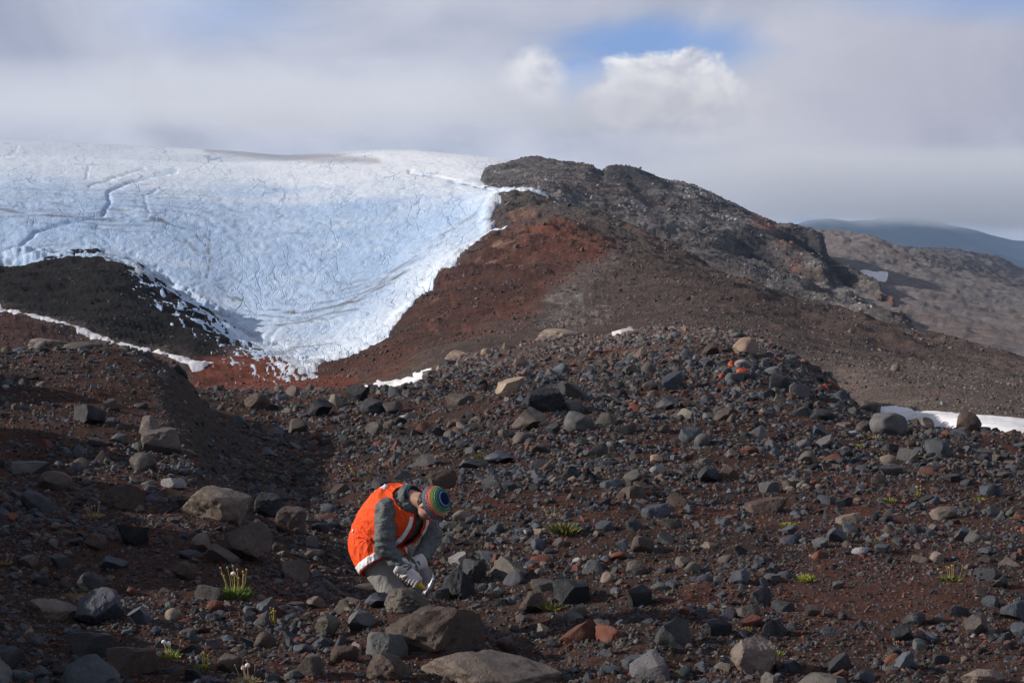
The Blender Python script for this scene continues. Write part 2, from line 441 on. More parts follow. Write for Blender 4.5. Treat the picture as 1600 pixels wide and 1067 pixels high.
Cs.displace(fade * (band * 1.0 + rid * 0.35 + 0.4 * fbm(Cs.X / 2.6, Cs.Y / 4, Cs.Z / 1.6, 3, 0.6) + 0.6 * fbm(Cs.X / 7, Cs.Y / 9, Cs.Z / 3, 5, 0.62)))
# cliff bands: steps dropping towards the viewer
for pts, hgt, wd in (([(950, 372), (1000, 392), (1060, 405), (1120, 418), (1180, 440)], 6, 9), ([(1150, 372), (1190, 385), (1230, 400), (1270, 412), (1300, 425)], 11, 11),
                     ([(1235, 366), (1262, 372), (1290, 388), (1330, 425), (1375, 452)], 10, 9), ([(1270, 440), (1330, 452), (1380, 466), (1395, 472)], 7, 7),
                     ([(940, 268), (985, 272), (1010, 290), (1030, 305)], 5, 9), ([(860, 300), (920, 325), (980, 345), (1040, 362)], 5, 8)):
    dd = line_d(pts, Cs.U, Cs.V0 + 5 * band)
    below = smooth(0, 1, (Cs.V0 - np.interp(Cs.U, [p[0] for p in pts], [p[1] for p in pts])) / wd * 0.5 + 0.5)
    wgt = smooth(wd * 3.0, wd * 0.6, dd)
    Cs.displace(-hgt * 0.55 * wgt * (below - 0.25))
c = np.broadcast_to(np.array([0.150, 0.137, 0.131]), Cs.X.shape + (3,)).copy()
k1 = fbm(Cs.X / 40, Cs.Y / 60, Cs.Z / 7, 6, 0.6)
k2 = fbm(Cs.X / 12, Cs.Y / 20, Cs.Z / 4, 6, 0.62)
c = lerp3(c, (0.27, 0.25, 0.24), smooth(0.15, 0.8, k2 + 0.35 * k1))
c = lerp3(c, (0.036, 0.035, 0.040), smooth(0.10, 0.75, -k2 + 0.25 * k1) * 0.7)
c = lerp3(c, (0.14, 0.095, 0.07), smooth(0.2, 0.9, fbm(Cs.X / 70, Cs.Y / 50, 9.0, 4, 0.5)) * 0.5)
c = lerp3(c, (0.30, 0.11, 0.06), smooth(26, 6, line_d([(1190, 352), (1225, 378), (1240, 392)], Cs.U, Cs.V0)) * smooth(-0.1, 0.6, k2) * 0.75)
c = lerp3(c, (0.30, 0.10, 0.06), smooth(12, 3, line_d([(1370, 462), (1390, 468)], Cs.U, Cs.V0)) * 0.8)
c = lerp3(c, (0.15, 0.13, 0.125), smooth(1300, 1400, Cs.U) * smooth(440, 500, Cs.V0) * 0.9)
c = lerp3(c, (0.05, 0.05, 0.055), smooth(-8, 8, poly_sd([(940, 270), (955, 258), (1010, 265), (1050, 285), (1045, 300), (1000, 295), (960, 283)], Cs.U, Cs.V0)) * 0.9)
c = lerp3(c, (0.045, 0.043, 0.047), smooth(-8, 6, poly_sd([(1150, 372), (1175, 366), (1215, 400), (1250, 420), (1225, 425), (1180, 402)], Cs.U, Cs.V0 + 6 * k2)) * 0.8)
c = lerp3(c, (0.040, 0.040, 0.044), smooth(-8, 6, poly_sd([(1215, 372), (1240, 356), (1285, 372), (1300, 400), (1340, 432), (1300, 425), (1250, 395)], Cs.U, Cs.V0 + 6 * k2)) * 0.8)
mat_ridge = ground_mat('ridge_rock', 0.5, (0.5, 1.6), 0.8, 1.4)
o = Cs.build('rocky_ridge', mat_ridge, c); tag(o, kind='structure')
RIDGE_C = c

# --- middle ground: bowl, red slope, dark knoll and the bed of the ice ----------------------
M = Sheet([
    [(-450, 640, 60), (0, 640, 60), (300, 650, 58), (640, 655, 58), (1100, 600, 62), (1300, 655, 55), (1400, 690, 44), (1600, 745, 34), (2100, 860, 30)],
    [(-450, 470, 160), (0, 500, 130), (130, 535, 120), (280, 583, 105), (400, 596, 100), (500, 592, 95), (620, 604, 76), (720, 588, 70), (900, 560, 70), (1100, 545, 74), (1300, 598, 66), (1380, 640, 50), (1480, 655, 42), (1600, 676, 38), (2100, 780, 34)],
    [(-450, 430, 210), (0, 455, 180), (150, 465, 170), (280, 512, 155), (400, 560, 135), (500, 566, 130), (600, 545, 120), (700, 520, 115), (900, 490, 120), (1100, 495, 115), (1300, 550, 100), (1450, 600, 80), (1600, 630, 70), (2100, 740, 60)],
    [(-450, 400, 260), (0, 414, 245), (60, 407, 240), (150, 409, 235), (200, 420, 228), (240, 440, 220), (300, 485, 200), (380, 525, 190), (500, 520, 190), (600, 495, 195), (700, 450, 215), (800, 425, 225), (900, 425, 210), (1100, 458, 170), (1300, 520, 140), (1450, 567, 115), (1600, 603, 98), (2100, 710, 85)],
    [(-450, 425, 310), (0, 432, 300), (150, 430, 290), (230, 452, 275), (300, 475, 260), (380, 500, 250), (500, 480, 260), (600, 450, 285), (700, 405, 300), (780, 385, 300), (870, 368, 290), (1000, 408, 245), (1100, 435, 215), (1300, 508, 170), (1450, 549, 140), (1600, 585, 120), (2100, 690, 100)],
    [(-450, 372, 420), (0, 380, 410), (200, 392, 400), (400, 420, 380), (600, 400, 390), (700, 372, 390), (770, 348, 390), (800, 340, 385), (870, 345, 350), (930, 360, 320), (1000, 388, 285), (1100, 430, 240), (1220, 477, 205), (1330, 504, 180), (1400, 528, 165), (1500, 553, 148), (1600, 576, 135), (2100, 680, 115)],
    [(-450, 320, 560), (0, 325, 560), (200, 335, 560), (400, 350, 560), (600, 335, 560), (700, 322, 540), (760, 312, 490), (785, 306, 460), (800, 303, 450), (830, 305, 440), (870, 317, 420), (930, 343, 390), (1000, 380, 350), (1060, 407, 320), (1130, 438, 280), (1220, 480, 240), (1330, 509, 210), (1400, 533, 190), (1500, 560, 170), (1600, 586, 155), (2100, 690, 130)],
    [(-450, 282, 860), (0, 285, 860), (400, 300, 860), (600, 290, 820), (720, 286, 760), (790, 300, 640), (835, 325, 560), (900, 360, 520), (1000, 410, 460), (1200, 510, 330), (1600, 640, 220), (2100, 750, 180)],
    [(-450, 240, 1300), (0, 248, 1300), (200, 255, 1300), (400, 262, 1250), (600, 256, 1150), (700, 259, 1020), (765, 268, 880), (835, 298, 760), (920, 350, 720), (1200, 540, 500), (1600, 700, 300), (2100, 800, 240)],
    [(-450, 214, 2000), (0, 221, 1900), (150, 226, 1850), (300, 234, 1800), (380, 239, 1750), (450, 244, 1700), (520, 240, 1600), (600, 235, 1500), (640, 235.5, 1480), (700, 241, 1420), (805, 251.5, 1300), (870, 260, 1250), (1000, 330, 1100), (1300, 560, 800), (1600, 760, 400), (2100, 860, 300)],
    [(-450, 330, 3200), (600, 330, 2800), (900, 400, 2400), (1200, 700, 1500), (1600, 900, 700), (2100, 950, 500)],
], -160, 1760, 780, 440, tpow=[0, 1, 2, 3, 4, 5, 6, 7, 8, 9, 10])
dsc = np.clip(M.Y / 200.0, 0.2, 4.0)
crest_keep = 0.35 + 0.65 * np.minimum(1, np.abs(M.T - 6.0) * 2.0)
n0 = fbm(M.X / 26, M.Y / 45, 2.2, 6, 0.52)
slope_zone = smooth(6.6, 6.0, M.T)
gully = fbm((M.X * 0.55 + M.Y * 0.25) / 16, (M.Y * 0.5 - M.X * 0.2) / 60, 4.4, 5, 0.55, True)
# the tongue of ice spilling into the bowl swells out of its bed
ICE = [(-520, 150), (-520, 395), (0, 418), (60, 412), (80, 408), (150, 410), (200, 420), (236, 442), (262, 468), (300, 492), (345, 520), (385, 548), (430, 568), (470, 584), (520, 574), (565, 556), (608, 532), (640, 498), (668, 474), (688, 440), (716, 420), (745, 404), (790, 380), (772, 372), (765, 355), (778, 326), (800, 308), (835, 303), (950, 340), (950, 150)]
calm = 1 - 0.93 * smooth(-4, 22, poly_sd(ICE, M.U, M.V0))
M.displace(slope_zone * crest_keep * calm * (n0 * 1.0 * dsc + 0.85 * dsc * gully * smooth(0.8, 1.6, M.T) + 0.42 * dsc * fbm(M.X / 4, M.Y / 6, 6.1, 5, 0.6)))
ZONE_ICE = [(205, 425), (300, 470), (360, 515), (430, 556), (490, 586), (480, 596), (400, 598), (300, 590), (230, 565), (215, 500)]
STRIP = [(-300, 410), (0, 484), (60, 502), (110, 520), (160, 535), (215, 552), (268, 563), (300, 573), (372, 580), (300, 584), (255, 568), (190, 550), (130, 532), (70, 514), (0, 492), (-300, 420)]
LIPS = [(566, 612), (590, 603), (625, 601), (655, 590), (672, 588), (668, 600), (640, 610), (600, 618)]
def ice_sd(u, v, X, Y):
    wob = fbm(X / 9, Y / 14, 8.8, 6, 0.6) + 0.5 * fbm(u / 9, v / 5, 2.2, 4, 0.65)
    d = poly_sd(ICE, u, v) + 6.5 * wob
    # dirt-streaked foot of the ice on the left: thin leaves of debris lie along the slope
    zone = smooth(-34, 0, poly_sd(ZONE_ICE, u, v))
    su = (u * 0.88 + v * 0.47) / 17; sv = (v * 0.88 - u * 0.47) / 4.6
    streak = fbm(su, sv, 1.9, 6, 0.72)
    d2 = 4.0 * (streak + 0.10 + 0.017 * d + 0.75 * smooth(350, 450, u) * smooth(-14, 2, d))
    return d * (1 - zone) + np.where(d > 22, d, np.minimum(d2, 14)) * zone
Yq, Xq = M.Y, M.X
isd = ice_sd(M.U, M.V0, Xq, Yq)
ssd = poly_sd(STRIP, M.U, M.V0) - 1.0 + 2.1 * fbm(M.U / 16, M.V0 / 6, 4.0, 5, 0.65) + 1.2 * fbm(M.X / 4, M.Y / 8, 3.1, 4, 0.6)
lsd = poly_sd(LIPS, M.U, M.V0) + 4.0 * fbm(M.U / 12, M.V0 / 5, 1.0, 5, 0.65) + 2.0 * fbm(M.X / 2.2, M.Y / 2.6, 5.5, 5, 0.65)
c = np.broadcast_to(np.array([0.084, 0.062, 0.054]), M.X.shape + (3,)).copy()
U_, V_ = M.U, M.V0
q1 = fbm(M.X / 12, M.Y / 22, 1.0, 6, 0.58); q2 = fbm(M.X / 3.5, M.Y / 6, 4.0, 5, 0.6)
def zone(poly, soft=14, wob=10): return smooth(-soft, soft, poly_sd(poly, U_, V_) + wob * q1 + wob * 0.9 * q2)
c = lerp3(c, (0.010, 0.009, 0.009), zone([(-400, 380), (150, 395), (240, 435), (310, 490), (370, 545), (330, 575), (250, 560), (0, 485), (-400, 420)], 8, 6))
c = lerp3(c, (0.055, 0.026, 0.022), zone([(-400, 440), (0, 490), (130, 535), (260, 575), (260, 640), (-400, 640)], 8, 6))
c = lerp3(c, (0.145, 0.046, 0.028), zone([(300, 580), (440, 570), (560, 590), (560, 640), (300, 650)], 8, 8))
c = lerp3(c, (0.122, 0.052, 0.037), zone([(470, 590), (560, 556), (620, 530), (660, 480), (700, 430), (800, 380), (870, 358), (960, 385), (930, 440), (870, 470), (800, 520), (680, 560), (600, 600)], 14, 16))
c = lerp3(c, (0.165, 0.064, 0.041), zone([(770, 405), (870, 362), (950, 380), (930, 410), (860, 440), (780, 440)], 14, 12))
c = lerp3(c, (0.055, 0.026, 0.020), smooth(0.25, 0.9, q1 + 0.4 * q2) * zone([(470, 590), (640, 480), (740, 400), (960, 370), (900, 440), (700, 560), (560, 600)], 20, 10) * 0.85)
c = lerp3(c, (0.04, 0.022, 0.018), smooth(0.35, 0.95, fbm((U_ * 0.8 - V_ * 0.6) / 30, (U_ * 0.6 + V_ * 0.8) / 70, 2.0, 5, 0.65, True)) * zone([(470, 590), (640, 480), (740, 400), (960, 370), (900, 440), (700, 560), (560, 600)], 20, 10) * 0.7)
c = lerp3(c, (0.20, 0.115, 0.085), smooth(0.5, 1.1, q2) * smooth(300, 420, V_) * smooth(460, 560, U_) * smooth(1000, 900, U_) * 0.6)
c = lerp3(c, (0.070, 0.060, 0.054), zone([(770, 330), (800, 300), (930, 340), (1000, 390), (880, 362), (790, 375)], 8, 6))
c = lerp3(c, (0.20, 0.11, 0.075), zone([(790, 345), (830, 335), (840, 352), (800, 362)], 5, 8) * 0.7)
c = lerp3(c, (0.115, 0.100, 0.092), zone([(860, 470), (960, 405), (985, 415), (930, 450), (900, 500), (850, 520)], 12, 12) * 0.8)
c = lerp3(c, (0.225, 0.205, 0.185), zone([(872, 480), (900, 470), (945, 492), (935, 520), (880, 522)], 6, 16) * smooth(-0.1, 0.5, fbm(U_ / 11, V_ / 8, 3.0, 5, 0.65)) * 0.8)
c = lerp3(c, (0.050, 0.038, 0.033), zone([(960, 395), (1100, 440), (1250, 490), (1230, 505), (1090, 462), (980, 430)], 8, 8) * 0.7)
c = lerp3(c, (0.30, 0.205, 0.155), zone([(745, 408), (800, 398), (850, 400), (790, 425)], 4, 10) * smooth(0.2, 0.7, q2) * 0.5)
c = lerp3(c, (0.135, 0.110, 0.097), smooth(1050, 1250, U_) * smooth(540, 600, V_) * 0.7)
c = lerp3(c, (0.060, 0.050, 0.044), smooth(0.1, 0.8, q1) * smooth(950, 1100, U_) * 0.5)
c = c * 1.12
MC = c
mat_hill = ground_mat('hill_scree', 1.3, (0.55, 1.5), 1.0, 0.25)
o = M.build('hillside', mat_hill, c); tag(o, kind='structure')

# --- the glacier ---------------------------------------------------------------------------
m_ice, t = new_mat('glacier_ice')
geo = t.new('ShaderNodeNewGeometry'); pos = geo.outputs['Position']
col = t.new('ShaderNodeAttribute', attribute_name='col').outputs['Color']
n1 = t.noise(pos, 0.8, 6, 0.6); n2 = t.noise(t.vmul(pos, (1, 0.5, 1)), 0.22, 5, 0.55)
wp = t.vadd(pos, t.vmul(t.new('ShaderNodeTexNoise', {'Vector': pos, 'Scale': 0.12, 'Detail': 4.0}).outputs['Color'], (9, 9, 9)))
gu = t.new('ShaderNodeAttribute', attribute_name='gu').outputs['Fac']; gv = t.new('ShaderNodeAttribute', attribute_name='gv').outputs['Fac']
gp = t.new('ShaderNodeCombineXYZ', {0: gu, 1: gv}).outputs[0]
gw = t.vadd(gp, t.vmul(t.new('ShaderNodeTexNoise', {'Vector': gp, 'Scale': 0.035, 'Detail': 5.0, 'Roughness': 0.6}).outputs['Color'], (26, 22, 0)))
def fiss(sx, sy, sc_, w_):
    vo = t.new('ShaderNodeTexVoronoi', {'Vector': t.vmul(gw, (sx, sy, 0.0)), 'Scale': sc_}, feature='DISTANCE_TO_EDGE')
    return t.ramp(vo.outputs['Distance'], 0.0, w_, 1.0, 0.0)
wid = t.ramp(t.noise(gp, 0.022, 4, 0.6), 0.44, 0.64)
f1 = t.math('MULTIPLY', fiss(0.8, 1.1, 0.066, 0.050), wid); f2 = t.math('MULTIPLY', fiss(0.7, 1.6, 0.15, 0.075), t.ramp(t.noise(gp, 0.04, 3, 0.5), 0.36, 0.62))
fs = t.math('MAXIMUM', f1, t.math('MULTIPLY', f2, 0.45))
cc = t.mix(1.0, col, t.mix(t.ramp(n1, 0.25, 0.75), (0.84, 0.87, 0.9), (1.06, 1.05, 1.04)), 'MULTIPLY')
cc = t.mix(t.math('MULTIPLY', fs, 0.72), cc, (0.20, 0.31, 0.50))
cc = t.mix(t.math('MULTIPLY', t.ramp(t.noise(t.vmul(gw, (1, 2.2, 0)), 0.16, 8, 0.72), 0.63, 0.70), 0.40), cc, (0.25, 0.22, 0.21))
finish(t, cc, 0.62, t.math('SUBTRACT', t.math('ADD', n1, n2), t.math('MULTIPLY', fs, 1.2)), 0.5, 0.22, 0.3)
class Sub: pass
def ice_copy(sh, thick, umax=None):
    g = Sheet.__new__(Sheet)
    g.X, g.Y, g.Z, g.U, g.V, g.V0, g.T, g.us, g.nt, g.nu = sh.X, sh.Y, sh.Z + thick, sh.U, sh.V, sh.V0, sh.T, sh.us, sh.nt, sh.nu
    g.V = project(g.X, g.Y, g.Z)[1]
    return g
dist = M.Y / 300.0
px_m = M.Y / F                                   # metres per photo pixel at that distance
th = np.where(isd > 0, 7.0 * (1 - np.exp(-isd / 9.0)), isd * 0.6) * px_m * (0.15 + 0.85 * smooth(7.6, 6.0, M.T)) + 0.3 * px_m
# hummocks and runnels of bare ice
fl = fbm(M.X / 30, M.Y / 60, 1.2, 3, 0.5) * 10
cx_ = (M.X + fl); cy_ = M.Y
hum = fbm(cx_ / 7.5, cy_ / 17.0, 5.5, 6, 0.6, True)
cells = fbm(cx_ / 14, cy_ / 32.0, 9.9, 4, 0.5, True)
zoneI = smooth(0, 16, isd)
tongue = smooth(8.4, 6.0, M.T)
topfade = 0.45 + 0.55 * smooth(9.0, 8.3, M.T)
rough_i = (0.24 * hum - 0.55 * np.maximum(0, cells - 0.85) + 0.9 * fbm(M.X / 60, M.Y / 90, 4.0, 3, 0.5)) * px_m
sU, sV = M.U, M.T * 36.0                            # along and across the flow, the ice sheet's own grid
fine_i = fbm(sU / 13 + 0.4 * fl, sV / 6.5, 5.5, 4, 0.6, True); med_i = fbm(sU / 38, sV / 15, 2.5, 4, 0.5)
th = th + zoneI * (0.25 + 0.75 * topfade) * px_m * (0.85 * fine_i + 1.2 * med_i + 0.15 * hum) * (0.35 + 0.65 * tongue)
# larger runnels and crevasses
carve = np.zeros_like(th)
wv = fbm(M.X / 20, M.Y / 40, 2.9, 4, 0.55) * 4
for pts, wd, dep in (([(-20, 408), (30, 393), (62, 368), (110, 357), (160, 345), (172, 325), (168, 305), (200, 290), (245, 275), (275, 268)], 4.0, 3.2),
                     ([(140, 295), (185, 278), (225, 265)], 3.0, 1.8), ([(-20, 251), (10, 247), (25, 240), (28, 230)], 1.8, 0.8), ([(232, 340), (225, 312), (255, 298)], 2, 1.5),
                     ([(415, 540), (440, 520), (500, 500)], 3, 1.2), ([(134, 285), (139, 262)], 1.6, 2.0), ([(640, 270), (700, 285), (760, 300), (800, 312)], 3, 3.0)):
    dd = line_d(pts, M.U, M.V0 + wv)
    carve += smooth(wd * 1.5, 0, dd) ** 1.5 * dep * px_m * 1.1
lobes = [(-40, 330), (60, 345), (180, 352), (250, 352), (305, 372), (330, 410), (322, 440), (350, 465), (400, 490), (470, 496), (560, 480), (640, 430)]
th = th - carve * zoneI
th = th - np.maximum(th, 0) * 0.75 * smooth(-20, 10, poly_sd(ZONE_ICE, M.U, M.V0)) * smooth(26, 6, isd)
th = np.where(isd > 9, np.maximum(th, 0.45 * px_m), th)
G = ice_copy(M, th)
ic = np.broadcast_to(np.array([0.76, 0.80, 0.85]), M.X.shape + (3,)).copy()
firn = smooth(345, 255, M.V0 + 22 * fbm(M.X / 60, M.Y / 160, 6.1, 5, 0.6)) 
bare = np.clip(1 - firn, 0, 1)
rim = smooth(75, 10, isd) * smooth(330, 400, M.V0) * smooth(300, 480, M.U)
ic = lerp3(ic, (0.46, 0.575, 0.74), np.clip(bare * 0.85 * (1 - rim * 0.8) + 0.25 * fbm(M.X / 50, M.Y / 90, 6.5, 4, 0.5) * bare, 0, 1))
ic = lerp3(ic, (0.30, 0.48, 0.74), smooth(0.05, 0.75, cells - 0.35 + 0.25 * hum) * bare * 0.40 * (1 - rim * 0.6))
ic = lerp3(ic, (0.28, 0.45, 0.70), smooth(0.2, 2.0, carve / px_m * 0.4) * 0.75)
ic = lerp3(ic, (0.90, 0.90, 0.90), firn * 0.75 * smooth(100, 700, M.U))
# thin arcs of grit that the flow has bent
qn = fbm(M.X / 11, M.Y / 16, 3.7, 5, 0.6)
for pts, wd, a in ((lobes, 1.5, 1.0), ([(0, 352), (70, 345), (180, 338), (260, 345)], 1.6, 0.4), ([(345, 440), (352, 470), (400, 500), (480, 506), (560, 490)], 1.2, 0.6),
                   ([(290, 385), (305, 405)], 2.0, 0.6), ([(310, 360), (328, 385), (325, 410)], 1.6, 0.7), ([(450, 372), (490, 376)], 1.3, 0.5), ([(430, 520), (480, 515), (530, 490), (590, 455), (650, 408)], 1.8, 0.5),
                   ([(380, 560), (440, 556), (520, 548)], 1.2, 0.5), ([(0, 330), (60, 325), (110, 330)], 1.5, 0.35), ([(60, 395), (110, 388), (150, 372)], 1.5, 0.35)):
    dd = line_d(pts, M.U, M.V0 + wv * 1.3)
    ic = lerp3(ic, (0.13, 0.11, 0.10), smooth(wd * 2.0, 0, dd) * min(1, a * 1.25) * smooth(-0.65, 0.25, qn))
outer = [(-60, 300), (90, 306), (210, 306), (330, 316), (430, 345), (478, 390), (500, 430), (545, 452), (620, 430), (700, 372), (760, 330)]
def resamp(p, n=24):
    p = np.array(p, float); L = np.concatenate([[0], np.cumsum(np.hypot(*np.diff(p, axis=0).T))]); q_ = np.linspace(0, L[-1], n)
    return np.stack([np.interp(q_, L, p[:, 0]), np.interp(q_, L, p[:, 1])], -1)
la, lb = resamp(lobes), resamp(outer)
for f_ in (-0.35, -0.18, 0.2, 0.42, 0.6, 0.85, 1.05):
    dd = line_d(la + (lb - la) * f_ + np.array([0, 0]), M.U, M.V0 + wv * 1.5)
    ic = lerp3(ic, (0.22, 0.25, 0.32), smooth(2.8, 0, dd) * 0.68 * smooth(-0.3, 0.5, fbm(M.X / 18, M.Y / 18, 3.7 + f_ * 5, 4, 0.6)))
dirty = smooth(26, 2, isd) * smooth(0.0, 0.7, qn) * 0.55 * (1 - smooth(700, 760, M.U) * smooth(420, 380, M.V0))
ic = lerp3(ic, (0.20, 0.17, 0.155), dirty)
ic = lerp3(ic, (0.30, 0.27, 0.25), smooth(0.6, 1.1, fbm(sU / 22, sV / 3.2, 7.1, 5, 0.65)) * bare * 0.40)
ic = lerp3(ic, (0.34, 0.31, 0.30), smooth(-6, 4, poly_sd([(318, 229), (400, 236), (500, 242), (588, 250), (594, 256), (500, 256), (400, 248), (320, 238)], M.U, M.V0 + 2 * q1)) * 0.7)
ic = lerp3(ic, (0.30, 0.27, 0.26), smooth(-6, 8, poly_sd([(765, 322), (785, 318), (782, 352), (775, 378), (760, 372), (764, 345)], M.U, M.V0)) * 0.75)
G.Z = np.where(isd > -3, G.Z, M.Z - 6)
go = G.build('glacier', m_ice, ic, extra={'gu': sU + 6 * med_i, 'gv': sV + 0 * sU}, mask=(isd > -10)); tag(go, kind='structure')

m_snow, t = new_mat('old_snow')
geo = t.new('ShaderNodeNewGeometry'); pos = geo.outputs['Position']
n1 = t.noise(pos, 3.0, 6, 0.6); n2 = t.noise(t.vmul(pos, (1, 1, 1)), 0.7, 5, 0.6)
cc = t.mix(t.ramp(n2, 0.45, 0.75), (0.80, 0.79, 0.80), (0.55, 0.48, 0.46))
cc = t.mix(t.ramp(n1, 0.66, 0.74), cc, (0.22, 0.17, 0.15))
finish(t, cc, 0.7, n1, 0.5, 0.05, 0.2)
def patch(name, sh, sd_, lift, mat, label, col=None):
    d = sd_ * (sh.Y / F)                          # metres
    thk = np.where(d > 0, lift * (1 - np.exp(-d / lift * 0.7)), d * 0.6)
    g = ice_copy(sh, thk)
    o = g.build(name, mat, col, mask=(sd_ > -3.6)); return o
o = patch('snow_patch', M, ssd, 0.16, m_snow, ''); tag(o, 'long thin strip of white snow along the foot of the black knoll', 'snow patch', 'old snow patches')
o = patch('snow_patch', M, lsd, 0.09, m_snow, ''); tag(o, 'small ragged white snow patch in the bowl behind the dark boulder', 'snow patch', 'old snow patches')
BIG = [(1376, 636), (1402, 637), (1440, 642), (1500, 650), (1560, 659), (1700, 676), (1900, 700), (1900, 745), (1700, 712), (1600, 700), (1500, 684), (1376, 660)]
bsd = poly_sd(BIG, M.U, M.V0) + 1.2 * fbm(M.X / 1.5, M.Y / 2.5, 5.5, 4, 0.6)
o = patch('snow_patch', M, bsd, 0.12, m_snow, ''); tag(o, 'smooth dusty pink-white snow bank behind the round boulder at right', 'snow patch', 'old snow patches')
FARP = [(1348, 429), (1362, 430), (1380, 434), (1376, 436), (1358, 433)]
fsd = poly_sd(FARP, Cs.U, Cs.V0) + 0.6 * fbm(Cs.X / 6, Cs.Y / 10, 5.5, 3, 0.6)
fsd_b = poly_sd([(1342, 424), (1364, 425), (1388, 429), (1386, 438), (1356, 436)], B.U, B.V0)
fsd_b = np.where(B.T < 4.0, fsd_b, -50.0)
o = patch('snow_patch', B, fsd_b, 0.9, m_snow, ''); tag(o, 'tiny bright snow sliver far off under the grey crag', 'snow patch', 'old snow patches')

# --- foreground moraine --------------------------------------------------------------------
FG = Sheet([   # (photo column, height above the plain, distance ahead)
    [(-620, 0.9, 5.5), (-150, 0.12, 5.5), (300, 0.0, 5.5), (800, -0.05, 5.5), (1600, -0.05, 5.5), (2100, -0.05, 5.5)],  # columns left of the frame rise into an added bank, shading the left foreground
    [(-620, 1.3, 9.0), (-420, 1.0, 9.0), (-160, 0.30, 9.0), (0, 0.16, 9.0), (300, 0.10, 9.0), (640, 0.05, 9.0), (900, -0.04, 9.0), (1250, -0.02, 9.0), (1600, 0.0, 9.0), (2100, 0.0, 9)],
    [(-620, 1.6, 11.4), (-440, 1.4, 11.4), (-170, 0.40, 11.4), (0, 0.22, 11.4), (350, 0.10, 11.5), (500, 0.05, 11.8), (560, 0.09, 11.8), (690, 0.09, 11.8), (770, -0.06, 11.6), (850, -0.14, 11.4), (1000, -0.05, 11.4), (1400, 0.0, 11.4), (2100, 0.0, 11.4)],
    [(-620, 1.85, 13.0), (-440, 1.6, 13.0), (-180, 0.5, 13.0), (0, 0.28, 13.0), (350, 0.12, 12.9), (500, -0.06, 12.7), (575, -0.28, 12.5), (675, -0.30, 12.5), (760, -0.24, 12.8), (900, -0.16, 13.0), (1100, -0.03, 13.0), (1400, 0.0, 13.0), (2100, 0.0, 13.0)],
    [(-620, 2.3, 16), (-440, 1.95, 16), (-180, 0.7, 16), (0, 0.42, 16), (200, 0.34, 16), (330, 0.22, 16), (420, -0.02, 16), (560, -0.16, 16), (750, -0.06, 16), (1000, 0.0, 16), (1400, 0.02, 16), (2100, -0.05, 16)],
    [(-620, 2.6, 20.5), (-420, 2.0, 20.5), (-180, 1.0, 20.5), (0, 0.75, 20.5), (180, 0.66, 20.5), (250, 0.58, 20.5), (300, 0.40, 20.5), (345, -0.10, 20.5), (420, -0.26, 20.5), (560, -0.18, 20.5), (750, -0.02, 20.5), (1000, 0.10, 20.5), (1400, 0.05, 20.5), (1600, -0.20, 20.5), (2100, -0.6, 20)],
    [(-620, 2.2, 25.5), (-420, 1.8, 25.5), (-200, 1.1, 25.5), (-100, 0.98, 25.5), (60, 0.99, 25.5), (150, 0.97, 25.5), (210, 0.90, 25.5), (260, 0.70, 25.5), (295, 0.42, 25.5), (335, -0.05, 25.5), (380, -0.28, 25.5), (450, -0.30, 25.5), (600, -0.22, 25.5), (750, 0.0, 25.5), (850, 0.14, 25.5), (1000, 0.20, 25.5), (1180, 0.20, 25.5), (1400, -0.06, 25.2), (1600, -0.38, 24), (2100, -1.1, 22)],
    [(-620, 0.9, 30), (0, 0.55, 30), (250, 0.10, 30), (330, -0.25, 30), (450, -0.33, 30.5), (600, -0.26, 31), (700, -0.20, 33), (850, 0.02, 34), (1000, 0.12, 35), (1180, 0.05, 34), (1300, -0.20, 32), (1370, -0.34, 29), (1450, -0.48, 28), (1600, -0.50, 27), (2100, -1.5, 25)],
    [(-500, -0.5, 40), (0, -0.4, 38), (250, -0.5, 36), (350, -0.40, 35), (450, -0.37, 34), (560, -0.32, 34), (620, -0.34, 35), (655, -0.30, 36), (690, -0.26, 39), (760, -0.16, 43), (840, -0.10, 46), (930, -0.08, 48), (1000, 0.14, 50), (1100, 0.12, 50), (1170, -0.04, 48), (1230, -0.36, 44), (1300, -0.66, 39), (1370, -0.78, 33.5), (1450, -0.78, 31.5), (1600, -0.75, 30), (2100, -1.9, 28)],
    [(-500, -1.8, 50), (0, -1.8, 50), (350, -1.5, 44), (620, -1.4, 44), (760, -1.2, 52), (1000, -1.3, 62), (1170, -1.5, 58), (1300, -2.0, 48), (1450, -1.9, 38), (2100, -3.2, 34)],
    [(-500, -6, 75), (0, -6, 75), (620, -5, 75), (1000, -4.5, 80), (1300, -5, 64), (1450, -4.6, 50), (2100, -6, 44)],
], -620, 1740, 960, 430, use_z=True, tpow=[0, 0.6, 1.2, 2.0, 2.8, 3.6, 4.5, 5.3, 6.1, 7.0, 7.6, 8.2, 9, 10])
X, Y = FG.X, FG.Y
amp = 0.25 + 0.75 * smooth(9, 26, Y)
dz = 0.12 * amp * fbm(X / 3.2, Y / 3.2, 0.3, 4, 0.5) + 0.035 * fbm(X / 0.7, Y / 0.7, 2.0, 4, 0.55) + 0.012 * fbm(X / 0.16, Y / 0.16, 5.0, 4, 0.6)
smoothpatch = np.maximum(smooth(-40, 30, poly_sd([(1230, 880), (1330, 862), (1500, 872), (1530, 930), (1480, 985), (1330, 985), (1240, 930)], FG.U, FG.V0)),
                         0.7 * smooth(-30, 30, poly_sd([(1150, 770), (1420, 775), (1440, 812), (1180, 815)], FG.U, FG.V0)))
bank = smooth(-15, 15, poly_sd([(225, 590), (290, 585), (345, 650), (430, 730), (400, 765), (300, 750), (262, 690)], FG.U, FG.V0))
dz = dz * (1 - 0.5 * smoothpatch)
bn = fbm(X / 0.8, Y / 2.2, FG.Z / 0.25, 5, 0.6, True)
dz = dz + bank * (0.03 * bn)
